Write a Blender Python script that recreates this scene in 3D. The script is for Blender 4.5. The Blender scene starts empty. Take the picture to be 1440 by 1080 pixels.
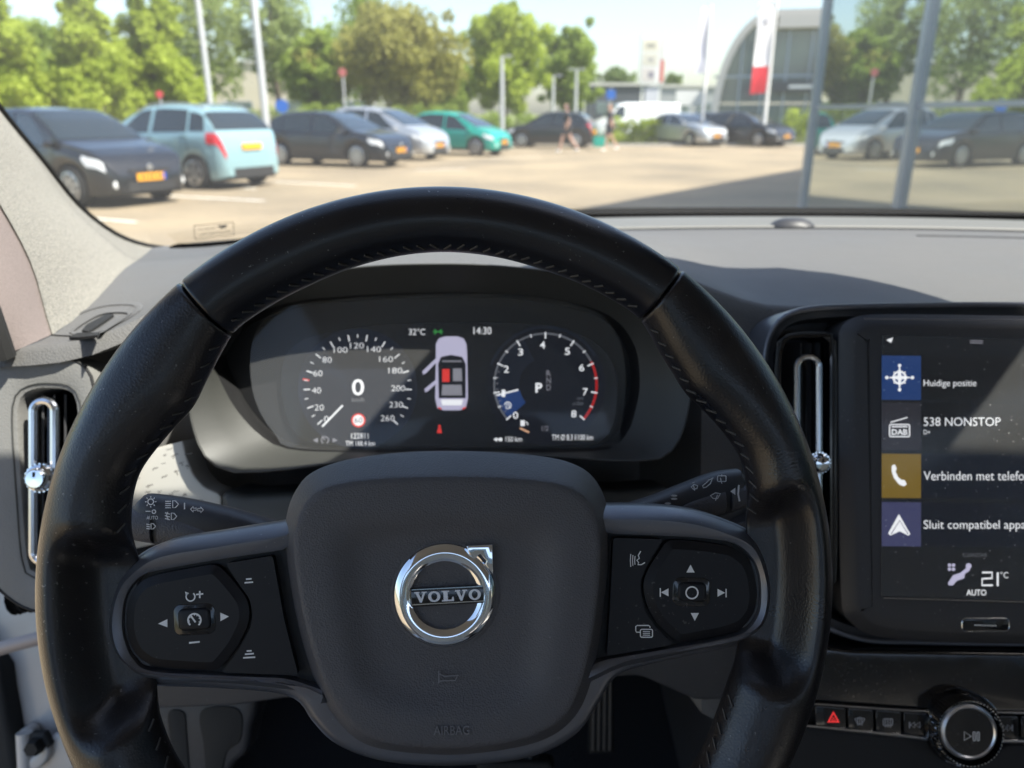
import bpy, bmesh, math, random
import numpy as np
from mathutils import Vector, Matrix
R = math.radians
sc = bpy.context.scene
COL = sc.collection
random.seed(7)
# ------------------------------------------------------------------ camera, sky, sun, exposure
FPX = 1067.0; H = 1.40; PITCH = R(19.6)
cd = bpy.data.cameras.new('camera'); cam = bpy.data.objects.new('camera', cd); COL.objects.link(cam)
cam.location = (0, 0, H); cam.rotation_euler = (math.pi/2 - PITCH, 0, 0)
cd.sensor_width = 36; cd.lens = FPX/1440*36; cd.clip_start = .01; cd.clip_end = 3000
cd.dof.use_dof = True; cd.dof.focus_distance = .375; cd.dof.aperture_fstop = 9.0
sc.camera = cam
CAM = Matrix.Translation((0, 0, H)) @ Matrix.Rotation(math.pi/2 - PITCH, 4, 'X')
SUN_AZ = Vector((.93, -.36)).normalized(); SUN_EL = R(55)
SUN = Vector((SUN_AZ.x*math.cos(SUN_EL), SUN_AZ.y*math.cos(SUN_EL), math.sin(SUN_EL)))
world = bpy.data.worlds.new('World'); sc.world = world; world.use_nodes = True
wn = world.node_tree.nodes; wl = world.node_tree.links
sky = wn.new('ShaderNodeTexSky'); sky.sky_type = 'NISHITA'; sky.sun_disc = False
sky.sun_elevation = SUN_EL; sky.sun_rotation = math.atan2(SUN.x, SUN.y)
sky.air_density = 1.0; sky.dust_density = 1.8; sky.ozone_density = .6
bg = wn['Background']; bg.inputs[1].default_value = .125
wl.new(sky.outputs[0], bg.inputs[0])
sl = bpy.data.lights.new('sun', 'SUN'); sl.energy = 4.6; sl.angle = R(.5); sl.color = (1, .95, .86)
so = bpy.data.objects.new('sun', sl); COL.objects.link(so)
so.rotation_euler = SUN.to_track_quat('Z', 'Y').to_euler(); so.location = (20, -10, 40)
sc.view_settings.view_transform = 'Standard'; sc.view_settings.look = 'None'
sc.view_settings.exposure = 1.38; sc.view_settings.gamma = 1
sc.cycles.max_bounces = 10; sc.cycles.transparent_max_bounces = 24; sc.cycles.glossy_bounces = 5
sc.cycles.use_denoising = True

# ------------------------------------------------------------------ helpers: rays, frames
def ray(px, py):
    return CAM.to_3x3() @ Vector(((px-720)/FPX, (540-py)/FPX, -1))
def gp(px, py, z=0.):
    r = ray(px, py); t = (z-H)/r.z
    return Vector((0, 0, H)) + r*t
def at_y(px, py, Y):
    r = ray(px, py); return Vector((0, 0, H)) + r*(Y/r.y)
def at_d(px, py, d):
    return Vector((0, 0, H)) + ray(px, py)*d
class Frame:
    """a real plane in the car, given by a point and its small tilt against the driver's line of sight"""
    def __init__(s, px, py, d, a=0., b=0.):
        s.o = Vector(((px-720)/FPX*d, (540-py)/FPX*d, -d))
        n = Vector((math.sin(b), math.sin(a), 0)); n.z = math.sqrt(1-n.x**2-n.y**2); s.n = n
        s.u = Vector((0, 1, 0)).cross(n).normalized(); s.v = n.cross(s.u)
        m = Matrix((s.u, s.v, n)).transposed().to_4x4(); m.translation = s.o
        s.M = CAM @ m; s.inv = s.M.inverted()
    def uv(s, px, py, w=0.):
        r = Vector(((px-720)/FPX, (540-py)/FPX, -1))
        q = s.o + s.n*w; P = r*(q.dot(s.n)/r.dot(s.n)); D = P - s.o
        return Vector((D.dot(s.u), D.dot(s.v), w))
    def loc(s, P): return s.inv @ P
    def k(s, w=0.): return (s.uv(721, 540, w)-s.uv(720, 540, w)).length     # metres per pixel

# ------------------------------------------------------------------ helpers: materials
def mat(name, col, rough=.5, metal=0., spec=.5, bump=None, var=None, coat=0., emit=None, sheen=0., trans=None, rvar=None, crough=.04):
    m = bpy.data.materials.new(name); m.use_nodes = True
    nt = m.node_tree; b = nt.nodes['Principled BSDF']
    c = (*col, 1)
    b.inputs['Base Color'].default_value = c; b.inputs['Roughness'].default_value = rough
    b.inputs['Metallic'].default_value = metal; b.inputs['Specular IOR Level'].default_value = spec
    b.inputs['Coat Weight'].default_value = coat; b.inputs['Coat Roughness'].default_value = crough
    b.inputs['Sheen Weight'].default_value = sheen
    tc = nt.nodes.new('ShaderNodeTexCoord')
    if var:
        sca, amt, col2 = var
        n = nt.nodes.new('ShaderNodeTexNoise'); n.inputs['Scale'].default_value = sca; n.inputs['Detail'].default_value = 6
        nt.links.new(tc.outputs['Object'], n.inputs['Vector'])
        rp = nt.nodes.new('ShaderNodeMapRange'); rp.inputs[1].default_value = .35; rp.inputs[2].default_value = .7; rp.inputs[4].default_value = amt
        nt.links.new(n.outputs['Fac'], rp.inputs[0])
        mx = nt.nodes.new('ShaderNodeMix'); mx.data_type = 'RGBA'
        mx.inputs[6].default_value = c; mx.inputs[7].default_value = (*col2, 1)
        nt.links.new(rp.outputs[0], mx.inputs[0]); nt.links.new(mx.outputs[2], b.inputs['Base Color'])
    if rvar:
        sca, r0, r1 = rvar
        n = nt.nodes.new('ShaderNodeTexNoise'); n.inputs['Scale'].default_value = sca; n.inputs['Detail'].default_value = 5
        nt.links.new(tc.outputs['Object'], n.inputs['Vector'])
        rp = nt.nodes.new('ShaderNodeMapRange'); rp.inputs[1].default_value = .3; rp.inputs[2].default_value = .7
        rp.inputs[3].default_value = r0; rp.inputs[4].default_value = r1
        nt.links.new(n.outputs['Fac'], rp.inputs[0]); nt.links.new(rp.outputs[0], b.inputs['Roughness'])
    if bump:
        kind, sca, st, dist = bump
        if kind == 'v':
            n = nt.nodes.new('ShaderNodeTexVoronoi'); n.inputs['Scale'].default_value = sca; out = n.outputs['Distance']
        else:
            n = nt.nodes.new('ShaderNodeTexNoise'); n.inputs['Scale'].default_value = sca; n.inputs['Detail'].default_value = 4; out = n.outputs['Fac']
        nt.links.new(tc.outputs['Object'], n.inputs['Vector'])
        bp = nt.nodes.new('ShaderNodeBump'); bp.inputs['Strength'].default_value = st; bp.inputs['Distance'].default_value = dist
        nt.links.new(out, bp.inputs['Height']); nt.links.new(bp.outputs[0], b.inputs['Normal'])
    if emit:
        b.inputs['Emission Color'].default_value = (*emit[0], 1); b.inputs['Emission Strength'].default_value = emit[1]
    return m
def glassmat(name, tint, refl_ior=1.45, rough=0.0, dirt=0., film=.12, scale=900, th=.78, thru=False):
    m = bpy.data.materials.new(name); m.use_nodes = True; nt = m.node_tree; nt.nodes.clear()
    o = nt.nodes.new('ShaderNodeOutputMaterial'); t = nt.nodes.new('ShaderNodeBsdfTransparent'); g = nt.nodes.new('ShaderNodeBsdfGlossy')
    g.inputs['Roughness'].default_value = rough; t.inputs[0].default_value = (*tint, 1)
    lw = nt.nodes.new('ShaderNodeLayerWeight'); lw.inputs[0].default_value = .5
    pw = nt.nodes.new('ShaderNodeMath'); pw.operation = 'POWER'; pw.inputs[1].default_value = 5.
    nt.links.new(lw.outputs['Facing'], pw.inputs[0])
    f0 = ((refl_ior-1)/(refl_ior+1))**2
    fr = nt.nodes.new('ShaderNodeMath'); fr.operation = 'MULTIPLY_ADD'; fr.inputs[1].default_value = 1-f0; fr.inputs[2].default_value = f0
    nt.links.new(pw.outputs[0], fr.inputs[0])
    mx = nt.nodes.new('ShaderNodeMixShader'); nt.links.new(fr.outputs[0], mx.inputs[0])
    nt.links.new(t.outputs[0], mx.inputs[1]); nt.links.new(g.outputs[0], mx.inputs[2])
    last = mx
    if dirt > 0:
        d0 = nt.nodes.new('ShaderNodeBsdfDiffuse'); d0.inputs[0].default_value = (.8, .8, .78, 1)
        d1 = nt.nodes.new('ShaderNodeBsdfTranslucent'); d1.inputs[0].default_value = (.8, .8, .78, 1)
        d = nt.nodes.new('ShaderNodeMixShader'); d.inputs[0].default_value = .5 if thru else 0.
        nt.links.new(d0.outputs[0], d.inputs[1]); nt.links.new(d1.outputs[0], d.inputs[2])
        n = nt.nodes.new('ShaderNodeTexNoise'); n.inputs['Scale'].default_value = scale; n.inputs['Detail'].default_value = 1
        tc = nt.nodes.new('ShaderNodeTexCoord'); nt.links.new(tc.outputs['Object'], n.inputs['Vector'])
        rp = nt.nodes.new('ShaderNodeMapRange'); rp.inputs[1].default_value = th; rp.inputs[2].default_value = th+.08; rp.inputs[3].default_value = dirt*film; rp.inputs[4].default_value = dirt
        nt.links.new(n.outputs['Fac'], rp.inputs[0])
        mx2 = nt.nodes.new('ShaderNodeMixShader'); nt.links.new(rp.outputs[0], mx2.inputs[0])
        nt.links.new(mx.outputs[0], mx2.inputs[1]); nt.links.new(d.outputs[0], mx2.inputs[2]); last = mx2
    nt.links.new(last.outputs[0], o.inputs[0])
    return m
def emis(name, col, s):
    s *= .6
    m = mat(name, tuple(c*.3 for c in col), .4, spec=.08, emit=(col, s)); return m

# ------------------------------------------------------------------ helpers: meshes
def mk(name, verts, faces, m, parent=None, smooth=True, sharp=35):
    me = bpy.data.meshes.new(name); me.from_pydata([tuple(v) for v in verts], [], faces); me.update()
    bm = bmesh.new(); bm.from_mesh(me); bmesh.ops.recalc_face_normals(bm, faces=bm.faces); bm.to_mesh(me); bm.free()
    return link(name, me, m, parent, smooth, sharp)
def link(name, me, m, parent=None, smooth=True, sharp=35):
    if smooth:
        me.polygons.foreach_set('use_smooth', [True]*len(me.polygons)); me.set_sharp_from_angle(angle=R(sharp))
    if m: me.materials.append(m)
    o = bpy.data.objects.new(name, me); COL.objects.link(o)
    if parent: o.parent = parent
    return o
def inst(name, me, parent, M=None):
    o = bpy.data.objects.new(name, me); COL.objects.link(o); o.parent = parent
    if M is not None: o.matrix_local = M
    return o
def thing(name, label, cat, M=None, group=None):
    o = bpy.data.objects.new(name, None); COL.objects.link(o); o.empty_display_size = .05
    if M is not None: o.matrix_world = M
    return tag(o, label, cat, group)
def tag(o, label, cat, group=None, kind=None):
    if label: o['label'] = label
    if cat: o['category'] = cat
    if group: o['group'] = group
    if kind: o['kind'] = kind
    return o
def spl(pts, n, closed=True):
    """smooth curve through points, resampled to n points evenly by length"""
    P = [Vector(p) for p in pts]; m = len(P); out = []
    for i in range(m if closed else m-1):
        if closed: a, b, c, d = P[i-1], P[i], P[(i+1) % m], P[(i+2) % m]
        else: a, b, c, d = P[max(i-1, 0)], P[i], P[i+1], P[min(i+2, m-1)]
        for k in range(12):
            t = k/12
            out.append(.5*((2*b)+(c-a)*t+(2*a-5*b+4*c-d)*t*t+(3*b-a-3*c+d)*t**3))
    if not closed: out.append(P[-1])
    return resample(out, n, closed)
def resample(P, n, closed=True):
    P = [Vector(p) for p in P]
    if closed: P = P + [P[0]]
    L = [0]
    for i in range(1, len(P)): L.append(L[-1]+(P[i]-P[i-1]).length)
    out = []; j = 0
    for k in range(n):
        s = L[-1]*k/(n if closed else n-1)
        while j < len(P)-2 and L[j+1] < s: j += 1
        e = L[j+1]-L[j]
        out.append(P[j].lerp(P[j+1], 0 if e < 1e-12 else (s-L[j])/e))
    return out
def rrect(x0, y0, x1, y1, r, k=5):
    out = []
    for cx, cy, a in ((x1-r, y1-r, 0), (x0+r, y1-r, 90), (x0+r, y0+r, 180), (x1-r, y0+r, 270)):
        for i in range(k+1):
            t = R(a+90*i/k); out.append((cx+r*math.cos(t), cy+r*math.sin(t)))
    return out
def area(P): return .5*sum(P[i-1][0]*P[i][1]-P[i][0]*P[i-1][1] for i in range(len(P)))
def ccw(P):
    P = [Vector((p[0], p[1])) for p in P]
    return P if area(P) > 0 else P[::-1]
def inset(P, d):
    n = len(P); out = []
    for i in range(n):
        a, b, c = P[i-1], P[i], P[(i+1) % n]
        e1 = (b-a); e2 = (c-b)
        e1 = e1.normalized() if e1.length > 1e-9 else e2.normalized()
        e2 = e2.normalized() if e2.length > 1e-9 else e1
        n1 = Vector((-e1.y, e1.x)); n2 = Vector((-e2.y, e2.x)); s = n1+n2
        if s.length < 1e-6: s = n1
        s.normalize(); c_ = max(.4, s.dot(n1)); out.append(b+s*(d/c_))
    return out
def loft(rings, cap0=False, cap1=True, closed=True):
    n = len(rings[0]); V = [v for r in rings for v in r]; F = []
    for i in range(len(rings)-1):
        for j in range(n if closed else n-1):
            k = (j+1) % n; F.append((i*n+j, i*n+k, (i+1)*n+k, (i+1)*n+j))
    if cap0: F.append(tuple(range(n))[::-1])
    if cap1: F.append(tuple((len(rings)-1)*n+j for j in range(n)))
    return V, F
def plate(name, P, w0, w1, m, parent, bevel=0., bd=None, steps=3, smooth=True, sharp=35, cap0=True):
    """solid plate with outline P between heights w0 and w1, rounded or chamfered upper rim"""
    P = ccw(P); bd = bevel if bd is None else bd
    rings = [[(p.x, p.y, w0) for p in P]]
    if bevel > 0:
        for k in range(steps+1):
            t = k/steps; q = inset(P, bevel*(1-math.cos(t*math.pi/2))) if steps > 1 else inset(P, bevel*t)
            z = w1-bd+bd*(math.sin(t*math.pi/2) if steps > 1 else t)
            rings.append([(p.x, p.y, z) for p in q])
    else: rings.append([(p.x, p.y, w1) for p in P])
    V, F = loft(rings, cap0, True); return mk(name, V, F, m, parent, smooth, sharp)
def tube(path, r, n=8, closed=False, caps=True, flat=1., up=None):
    P = [Vector(p) for p in path]; V = []; F = []; m = len(P); N0 = None
    for i in range(m):
        if closed: T = P[(i+1) % m]-P[i-1]
        else: T = P[min(i+1, m-1)]-P[max(i-1, 0)]
        T.normalize()
        if N0 is None:
            a = Vector(up) if up else (Vector((0, 0, 1)) if abs(T.z) < .9 else Vector((1, 0, 0)))
            N0 = (a-T*a.dot(T)).normalized()
        else: N0 = (N0-T*N0.dot(T)).normalized()
        B = T.cross(N0); rr = r[i] if hasattr(r, '__len__') else r
        for k in range(n):
            t = 2*math.pi*k/n; V.append(P[i]+(N0*math.cos(t)*flat+B*math.sin(t))*rr)
    for i in range(m if closed else m-1):
        for k in range(n):
            F.append((i*n+k, i*n+(k+1) % n, ((i+1) % m)*n+(k+1) % n, ((i+1) % m)*n+k))
    if caps and not closed: F.append(tuple(range(n))[::-1]); F.append(tuple((m-1)*n+k for k in range(n)))
    return V, F
def lathe(prof, n=32, axis='z'):
    V = []; F = []; m = len(prof)
    for k in range(n):
        t = 2*math.pi*k/n
        for r, z in prof: V.append((r*math.cos(t), r*math.sin(t), z))
    for k in range(n):
        for i in range(m-1):
            F.append((k*m+i, ((k+1) % n)*m+i, ((k+1) % n)*m+i+1, k*m+i+1))
    return V, F
def box(x0, x1, y0, y1, z0, z1):
    V = [(x, y, z) for z in (z0, z1) for y in (y0, y1) for x in (x0, x1)]
    return V, [(0, 2, 3, 1), (4, 5, 7, 6), (0, 1, 5, 4), (2, 6, 7, 3), (0, 4, 6, 2), (1, 3, 7, 5)]
def join(parts):
    V = []; F = []
    for v, f in parts:
        o = len(V); V += [tuple(p) for p in v]; F += [tuple(i+o for i in q) for q in f]
    return V, F
# --- printed marks: strokes and filled shapes given in pixels of a frame, thin raised ink
def ink_stroke(fr, pts, w, wd, closed=False, h=.00012):
    P = [fr.uv(x, y, w) for x, y in pts]; hw = wd*fr.k(w)/2; n = len(P); V = []; F = []
    for i in range(n):
        if closed: T = P[(i+1) % n]-P[i-1]
        else: T = P[min(i+1, n-1)]-P[max(i-1, 0)]
        T.normalize(); N = Vector((-T.y, T.x, 0))*hw
        V += [P[i]-N, P[i]+N, P[i]+N+Vector((0, 0, h)), P[i]-N+Vector((0, 0, h))]
    for i in range(n if closed else n-1):
        a = i*4; b = ((i+1) % n)*4
        F += [(a+3, b+3, b+2, a+2), (a, b, b+3, a+3), (a+1, a+2, b+2, b+1)]
    return V, F
def ink_fill(fr, pts, w, h=.00012):
    P = ccw([fr.uv(x, y, w) for x, y in pts])
    return loft([[(p.x, p.y, w) for p in P], [(p.x, p.y, w+h) for p in P]])
def circ(cx, cy, r, n=20, a0=0, a1=360, ry=None):
    ry = ry or r; full = abs(a1-a0) >= 360
    return [(cx+r*math.cos(R(a0+(a1-a0)*i/(n if full else n-1))), cy-ry*math.sin(R(a0+(a1-a0)*i/(n if full else n-1)))) for i in range(n)]
def ink(name, fr, items, w, m, parent, wd=1.6):
    parts = []
    for it in items:
        if it[0] == 's': parts.append(ink_stroke(fr, it[1], w, it[2] if len(it) > 2 else wd))
        elif it[0] == 'c': parts.append(ink_stroke(fr, it[1], w, it[2] if len(it) > 2 else wd, True))
        else: parts.append(ink_fill(fr, it[1], w))
    V, F = join(parts); return mk(name, V, F, m, parent, smooth=False)
_txt = {}
def text_raw(s, bold=0.):
    if (s, bold) not in _txt:
        cu = bpy.data.curves.new('lettering', 'FONT'); cu.body = s; cu.extrude = 0.; cu.resolution_u = 3; cu.offset = bold
        o = bpy.data.objects.new('lettering', cu); COL.objects.link(o)
        me = bpy.data.meshes.new_from_object(o); bpy.data.objects.remove(o); bpy.data.curves.remove(cu)
        V = np.array([v.co[:] for v in me.vertices]); F = [tuple(p.vertices) for p in me.polygons]; bpy.data.meshes.remove(me)
        _txt[(s, bold)] = (V, F)
    return _txt[(s, bold)]
def lettering(s, fr, x0, y0, x1, y1, w, m, parent, bold=0., rot=0., name='lettering', h=0.):
    """text fitted into the pixel box (x0,y0)-(x1,y1) of a frame"""
    V, F = text_raw(s, bold); lo = V.min(0); hi = V.max(0)
    cx, cy = (x0+x1)/2, (y0+y1)/2; out = []
    for v in V:
        x = (v[0]-lo[0])/(hi[0]-lo[0])*(x1-x0)+x0-cx; y = (hi[1]-v[1])/(hi[1]-lo[1])*(y1-y0)+y0-cy
        c, s_ = math.cos(R(rot)), math.sin(R(rot)); out.append(fr.uv(cx+x*c+y*s_, cy-x*s_+y*c, w))
    if h > 0:
        n = len(out); me = bpy.data.meshes.new(name); me.from_pydata([tuple(v) for v in out], [], F); me.update()
        bm = bmesh.new(); bm.from_mesh(me); bmesh.ops.remove_doubles(bm, verts=bm.verts, dist=1e-7)
        r = bmesh.ops.extrude_face_region(bm, geom=bm.faces[:])
        bmesh.ops.translate(bm, vec=(0, 0, h), verts=[g for g in r['geom'] if isinstance(g, bmesh.types.BMVert)])
        bmesh.ops.recalc_face_normals(bm, faces=bm.faces); bm.to_mesh(me); bm.free()
        return link(name, me, m, parent, False)
    return mk(name, out, F, m, parent, smooth=False)

def dusty(m, scale=420, th=.735, amt=.5, col=(.42, .41, .40)):
    nt = m.node_tree; b = nt.nodes['Principled BSDF']; src = b.inputs['Base Color'].links[0].from_socket if b.inputs['Base Color'].links else None
    tc = nt.nodes.new('ShaderNodeTexCoord'); n = nt.nodes.new('ShaderNodeTexNoise'); n.inputs['Scale'].default_value = scale; n.inputs['Detail'].default_value = 2
    big = nt.nodes.new('ShaderNodeTexNoise'); big.inputs['Scale'].default_value = 14
    nt.links.new(tc.outputs['Object'], n.inputs['Vector']); nt.links.new(tc.outputs['Object'], big.inputs['Vector'])
    ad = nt.nodes.new('ShaderNodeMath'); ad.operation = 'MULTIPLY_ADD'; ad.inputs[1].default_value = .25; nt.links.new(big.outputs['Fac'], ad.inputs[0]); nt.links.new(n.outputs['Fac'], ad.inputs[2])
    rp = nt.nodes.new('ShaderNodeMapRange'); rp.inputs[1].default_value = th+.125; rp.inputs[2].default_value = th+.165; rp.inputs[4].default_value = amt; nt.links.new(ad.outputs[0], rp.inputs[0])
    mx = nt.nodes.new('ShaderNodeMix'); mx.data_type = 'RGBA'; mx.inputs[7].default_value = (*col, 1)
    if src: nt.links.new(src, mx.inputs[6])
    else: mx.inputs[6].default_value = b.inputs['Base Color'].default_value
    nt.links.new(rp.outputs[0], mx.inputs[0]); nt.links.new(mx.outputs[2], b.inputs['Base Color']); return m
# ------------------------------------------------------------------ materials
M = {}
M['leather'] = mat('leather', (.0060, .0062, .009), .33, spec=.45, coat=.28, crough=.22, bump=('v', 1500, .16, .0004), var=(28, .4, (.02, .019, .020)), rvar=(22, .24, .38))
M['leather_grip'] = mat('leather_grip', (.0065, .0067, .009), .35, spec=.45, coat=.28, crough=.24, bump=('v', 900, .22, .0005), var=(22, .6, (.034, .027, .024)), rvar=(30, .25, .42))
M['stitch'] = mat('stitch', (.07, .066, .062), .8); M['emboss'] = mat('embossed_plastic', (.17, .17, .185), .4)
M['soft'] = mat('soft_plastic', (.082, .080, .087), .5, bump=('v', 1150, .5, .0005), rvar=(12, .44, .56))
M['satin'] = mat('satin_trim', (.15, .155, .175), .30, metal=.6, bump=('n', 2500, .05, .0002), rvar=(40, .28, .4))
M['key'] = mat('key_plastic', (.0065, .0065, .009), .45, spec=.35, bump=('n', 3000, .05, .0001))
M['gloss'] = mat('gloss_black', (.004, .004, .005), .12, coat=.5, rvar=(60, .08, .2))
M['black'] = mat('matte_black', (.006, .006, .007), .6)
M['hard'] = mat('hard_plastic', (.042, .042, .046), .48, bump=('n', 900, .15, .0004))
M['dash'] = mat('dash_pad', (.118, .116, .114), .62, bump=('v', 650, .45, .0007), rvar=(9, .55, .7))
M['bezel'] = mat('cluster_surround', (.045, .046, .043), .5, bump=('n', 1200, .12, .0003))
M['chrome'] = mat('chrome', (.86, .87, .88), .06, metal=1)
M['chrome_dark'] = mat('dark_chrome', (.55, .55, .57), .12, metal=1)
M['chrome_satin'] = mat('satin_chrome', (.75, .76, .78), .2, metal=1)
M['white'] = mat('white_print', (.82, .82, .82), .5)
M['greyprint'] = mat('grey_print', (.4, .4, .42), .5)
M['redprint'] = mat('red_print', (.75, .03, .03), .4, emit=((1, .05, .05), .25))
M['pillar'] = mat('pillar_fabric', (.30, .282, .24), .9, bump=('n', 620, 1., .0026), var=(420, .8, (.11, .106, .095)), sheen=.2)
M['seal_fabric'] = mat('seal_fabric', (.27, .225, .215), .9, bump=('n', 1500, 1., .0012), var=(1200, .6, (.17, .14, .135)))
M['rubber'] = mat('rubber', (.012, .012, .012), .7)
M['paint_white'] = mat('body_paint', (.55, .54, .52), .35, coat=.4, var=(5, .5, (.42, .40, .38)))
M['deco'] = mat('deco_trim', (.52, .50, .45), .5, metal=.2, bump=('n', 1500, .1, .0003))
M['deco_line'] = mat('deco_line', (.14, .13, .12), .6)
M['carpet'] = mat('carpet', (.016, .018, .024), 1., bump=('n', 600, 1., .003))
M['screen'] = mat('screen_glass', (.004, .005, .006), .2, spec=.15, emit=((.012, .014, .018), .2))
M['headliner'] = mat('headliner', (.40, .39, .38), .9)
M['windscreen'] = glassmat('windscreen_glass', (.93, .955, .945), 1.55, 0., .30, .19, 420, .76, True)
M['s_white'] = emis('screen_white', (.95, .97, 1.), .62)
M['s_dim'] = emis('screen_dim', (.5, .52, .58), .13)
M['s_red'] = emis('screen_red', (1., .06, .05), .45)
M['s_dred'] = emis('screen_dark_red', (.8, .03, .03), .3)
M['s_green'] = emis('screen_green', (.1, .8, .15), .25)
M['s_blue'] = emis('screen_blue', (.03, .09, .32), .28)
M['s_navy'] = emis('screen_navy', (.04, .055, .10), .07)
M['s_lav'] = emis('screen_lavender', (.62, .6, .8), .5)
M['s_mid'] = emis('screen_grey', (.34, .34, .39), .45)
M['s_gold'] = emis('screen_gold', (.34, .22, .03), .30)
M['s_indigo'] = emis('screen_indigo', (.06, .065, .15), .5)
M['s_tile'] = emis('screen_tile', (.035, .034, .045), .4)
M['s_black'] = mat('screen_black', (.003, .003, .005), .3, spec=.08, emit=((.01, .012, .02), .2))

for k_, a_ in (('leather', .35), ('leather_grip', .25), ('soft', .12), ('satin', .3), ('hard', .3), ('gloss', .12), ('key', .12)): dusty(M[k_], 520, .715 if k_ != 'gloss' else .68, a_)
M['frit'] = mat('black_glass_print', (.004, .004, .004), 1., spec=0.); M['strap'] = mat('strap_metal', (.38, .33, .31), .5, metal=.3)

M['dim_tint'] = glassmat('dimming_glass', (.34, .36, .37), 1.5)  # tint added to cut the light entering through unseen windows

M['seat'] = mat('seat_fabric', (.50, .48, .45), .9, bump=('n', 300, .4, .002))

M['letter'] = mat('bright_letter', (.78, .78, .80), .3, metal=.3); M['ringchrome'] = mat('brushed_chrome', (.8, .8, .82), .28, metal=.9)

M['vent_lit'] = mat('lit_vent_surround', (.19, .187, .178), .55, bump=('v', 650, .4, .0006))  # sunlit tone put into the colour, paler than the dash pad
# ================================================================== the car the picture is taken from
W = Frame(625, 811, .3564, .0510, .0492)          # steering wheel plane
C = Frame(625, 545, .64)                           # instrument cluster
S = Frame(1300, 650, .59, .0, -.035)               # centre stack
L = Frame(70, 680, .575, .0, .03)                  # left end of the dashboard
CARX = .36                                         # the car's centre line
def polar(P, c, n=96, a0=0.):
    """outline resampled by angle around c"""
    Q = [Vector((p[0], p[1]))-Vector((c[0], c[1])) for p in P]; out = []
    for k in range(n):
        t = a0+2*math.pi*k/n; d = Vector((math.cos(t), math.sin(t))); best = 0
        for i in range(len(Q)):
            a, b = Q[i-1], Q[i]; e = b-a; den = d.x*e.y-d.y*e.x
            if abs(den) < 1e-12: continue
            s = (a.x*e.y-a.y*e.x)/den; q = (a.x*d.y-a.y*d.x)/den
            if s > 0 and -1e-6 <= q <= 1+1e-6: best = max(best, s)
        out.append(Vector((c[0], c[1]))+d*best)
    return out
def relax(P, it=3):
    for _ in range(it): P = [(P[i-1]+P[i]*2+P[(i+1) % len(P)])/4 for i in range(len(P))]
    return P
def px_out(fr, pts, n=96, w=0., smooth=True):
    P = [fr.uv(x, y, w) for x, y in pts]
    return spl(P, n) if smooth else resample(P, n)

# ---------------------------------------------------------------- dashboard body (world coordinates)
dash = thing('dashboard', 'charcoal grained dashboard pad running under the windscreen', 'dashboard', Matrix.Translation((CARX, .6, 1.0)))
DI = dash.matrix_world.inverted()
def sm(a, b, x): t = min(1, max(0, (x-a)/(b-a))); return t*t*(3-2*t)
def dash_edge(x): return .640-.092*sm(-.16, -.36, x)
def base_y(x): return 1.235-.16*sm(0, 1, abs(x-CARX)/.86)**1.3-.0*x
def hump(x, y):
    q = abs(x+.052)/.255
    return .034*(1-sm(.62, 1.12, q))*(1-sm(.62, 1.0, y))
def dash_z(x, y):
    e = dash_edge(x); b = base_y(x); t = (y-e)/(b-e)
    z = H-.157+.016*sm(0, .6, t)-.012*sm(-.2, -.45, x)*(1-.6*t)-.030*sm(-.12, -.46, x)*max(0, t)**1.3
    return z+hump(x, y)
xs = list(np.linspace(-.60, -.36, 9))+list(np.linspace(-.34, .24, 30))+list(np.linspace(.28, 1.30, 18))
ts = [0, .01, .03, .07, .13, .2, .28, .36, .46, .56, .68, .8, .9, 1.0]
prof = [(-.012, -.34), (-.004, -.24), (-.010, -.16), (-.012, -.10), (-.0135, -.05), (-.012, -.028), (-.008, -.012), (-.003, -.003)]
V = []; F = []
for x in xs:
    e = dash_edge(x); b = base_y(x); z0 = dash_z(x, e)
    back = .085*(1-sm(.68, .86, (x+.052)/.255)) if x > -.052 else .085+.015*sm(-.2, -.3, x)      # open bay for the instrument cluster
    sc_ = 1-.5*sm(-.26, -.30, x)
    for dy, dz in prof: V.append(DI @ Vector((x, (e+dy*1.2+dz*sc_*.356 if dz < -.03 else e+dy)+(back if dz < -.02 else 0), z0+dz*(sc_ if dz < -.06 else 1))))
    for t in ts:
        y = e+(b-e)*t; V.append(DI @ Vector((x, y, dash_z(x, y))))
    V.append(DI @ Vector((x, b+.02, dash_z(x, b)-.05)))
m = len(prof)+len(ts)+1
for i in range(len(xs)-1):
    for j in range(m-1): F.append((i*m+j, i*m+j+1, (i+1)*m+j+1, (i+1)*m+j))
mk('dash_pad', V, F, M['dash'], dash, sharp=50)
# light plastic strip and demister slot along the glass, little sensor pod
def strip(name, x0, x1, oy, wdt, hgt, m, n=30):
    A = []
    for i in range(n+1):
        x = x0+(x1-x0)*i/n; y = base_y(x)-oy
        A.append([DI @ Vector((x, y+a, dash_z(x, y+a)+h)) for a, h in ((-wdt, -.002), (-wdt*.9, hgt*.7), (-wdt*.3, hgt), (wdt*.5, hgt), (wdt, -.002))])
    V, F = loft(A, False, False, closed=False); return mk(name, V, F, m, dash)
strip('glass_edge_band', .0, 1.22, .055, .055, .0035, M['frit'], 50); strip('glass_edge_band', -.47, -.002, .012, .022, .0035, M['frit'], 30)
strip('demister_strip', .02, 1.2, .172, .056, .0035, mat('demister_plastic', (.15, .147, .135), .55))
strip('demister_slot', .05, 1.15, .234, .005, .0012, M['rubber'])
pod = [at_d(x, y, 1.08) for x, y in ((1060, 324), (1113, 322))]
pc = Vector((.372, base_y(.37)-.215, dash_z(.37, base_y(.37)-.215)))
V, F = lathe([(.0, .011), (.012, .0105), (.02, .007), (.026, .002), (.027, -.004)], 24)
mk('light_sensor', [DI @ Vector((pc.x+v[0]*1.15, pc.y+v[1]*.75, pc.z+v[2])) for v in V], F, M['hard'], dash)
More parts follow.
